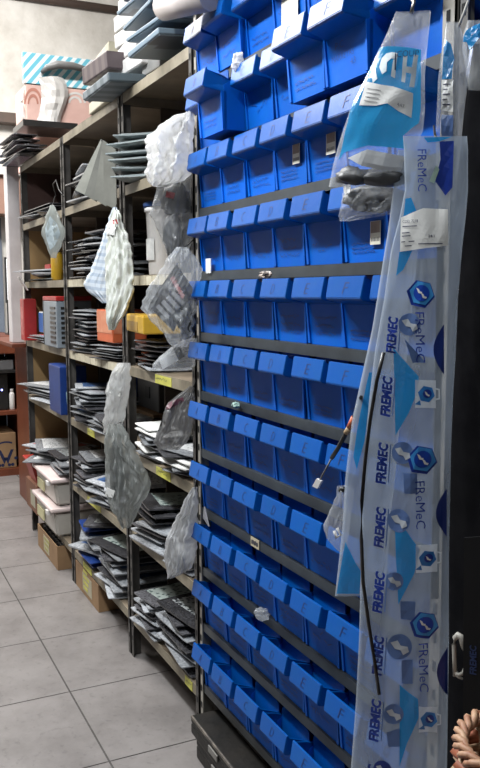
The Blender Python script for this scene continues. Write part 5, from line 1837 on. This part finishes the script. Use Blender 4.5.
# dim blue wordmark on a dark packet behind the clip
plK = HangPlane(468, 655, .725, 25)
t = thing('dark_packet', 'black packet with a dim blue wordmark hanging beside the white clip', 'packet', plK(472, 700))
bm = new(); slab(bm, plK, [(460, 540), (515, 536), (516, 720), (459, 718)], -.012, .003); obj('packet_body', bm, mat('black_packet_film', (.008, .008, .009), rough=.7, spec=.2), t)
bm = new(); v, fs = text_polys('FREMEC', .03, .2)
vv = [bm.verts.new(plK(473 - b * 7, 678 - a * 30, -.0112)) for a, b in v]
for q in fs:
    try:
        bm.faces.new([vv[i] for i in q])
    except ValueError:
        pass
obj('wordmark', bm, mat('dim_navy_print', (.012, .03, .11), rough=.5), t)

# woven basket, bottom right
bc = at_y(541, 740, .66)
BR = .085
bz = at_y(470, 706, .66).z
W1 = mat('rust_wicker', (.30, .085, .035), (.18, .05, .02), rough=.6, scale=40)
W2 = mat('tan_wicker', (.42, .30, .19), (.30, .20, .12), rough=.6, scale=40)
t = thing('wicker_basket', 'tall woven basket of rust and tan strands at the bottom right corner', 'basket', (bc.x, bc.y, 0))
bm = new(); b2 = new()
NZ = int(bz / .014)
for j in range(NZ):
    z = .010 + j * .014
    rr = BR * (.86 + .14 * z / bz)
    pts = []
    for k in range(41):
        a = 2 * PI * k / 40
        q = rr + .0045 * math.cos(20 * a + PI * (j % 2)) + .002 * noise.noise(Vector((k * .7, j, 0)))
        pts.append((bc.x + q * math.cos(a), bc.y + q * math.sin(a), z + .003 * noise.noise(Vector((k * .4, j * 3, 5)))))
    tube(bm if j % 3 else b2, pts, .0062, 5, caps=False)
obj('rust_weave', bm, W1, t)
obj('tan_weave', b2, W2, t)
bm = new()
for k in range(20):
    a = 2 * PI * (k + .5) / 20
    tube(bm, [(bc.x + BR * (.86 + .14 * s) * math.cos(a), bc.y + BR * (.86 + .14 * s) * math.sin(a), .004 + s * (bz - .004)) for s in (0, .5, 1)], .004, 5)
obj('stakes', bm, W2, t)
bm = new()
for q in range(3):
    pts = []
    for k in range(61):
        a = 2 * PI * k / 60
        ph = a * 11 + q * 2 * PI / 3
        pts.append((bc.x + (BR + .006 * math.cos(ph)) * math.cos(a), bc.y + (BR + .006 * math.cos(ph)) * math.sin(a), bz + .004 + .006 * math.sin(ph)))
    tube(bm, pts, .0040, 6, caps=False)
obj('braided_rim', bm, mat('pale_wicker_rim', (.46, .29, .18), (.24, .08, .04), rough=.6, scale=60), t)

# black flat case under the rack, on a lower case
zc_ = .118
p = [at_z(190.5, 715, zc_), at_z(211, 699, zc_), at_z(262, 759, zc_), at_z(247, 768, zc_)]
u = (p[2] - p[1])
L_ = max(u.length, (p[3] - p[0]).length)
ux = u.normalized()
uy = Vector((-ux.y, ux.x, 0))
if uy.y < 0:
    uy = -uy
wd = abs((p[1] - p[0]).dot(uy))
c = p[0] + ux * L_ / 2 + uy * wd / 2
for k, (z0_, z1_, sh, lab) in enumerate(((.001, .064, .02, 'lower black case under another one below the bin rack'), (.066, zc_, 0, 'flat black scuffed case lying below the bin rack on another case'))):
    t = thing('flat_case', lab, 'case', (c.x, c.y, z0_))
    t.rotation_euler = (0, 0, math.atan2(ux.y, ux.x))
    hw, hd = L_ / 2 - sh, wd / 2 - sh * .4
    bm = new(); box(bm, -hw, hw, -hd, hd, 0, (z1_ - z0_) * .58, 0, .006); obj('case_bottom', bm, BLACKCASE, t, world=False)
    bm = new(); box(bm, -hw, hw, -hd, hd, (z1_ - z0_) * .60, z1_ - z0_, 0, .006); obj('case_lid', bm, BLACKCASE, t, world=False)
    bm = new()
    for (xa_, xb_, ya_, yb_) in ((-hw + .004, hw - .004, -hd - .0006, -hd + .004), (hw - .004, hw + .0006, -hd + .005, hd - .004)):
        box(bm, xa_, xb_, ya_, yb_, (z1_ - z0_) * .88, z1_ - z0_ + .0004)
    obj('scuffed_edge', bm, SCUFF, t, world=False)
    bm = new(); box(bm, -.03, .03, -hd - .005, -hd - .0002, (z1_ - z0_) * .40, (z1_ - z0_) * .75, 0, .002); obj('latch', bm, STEEL, t, world=False)
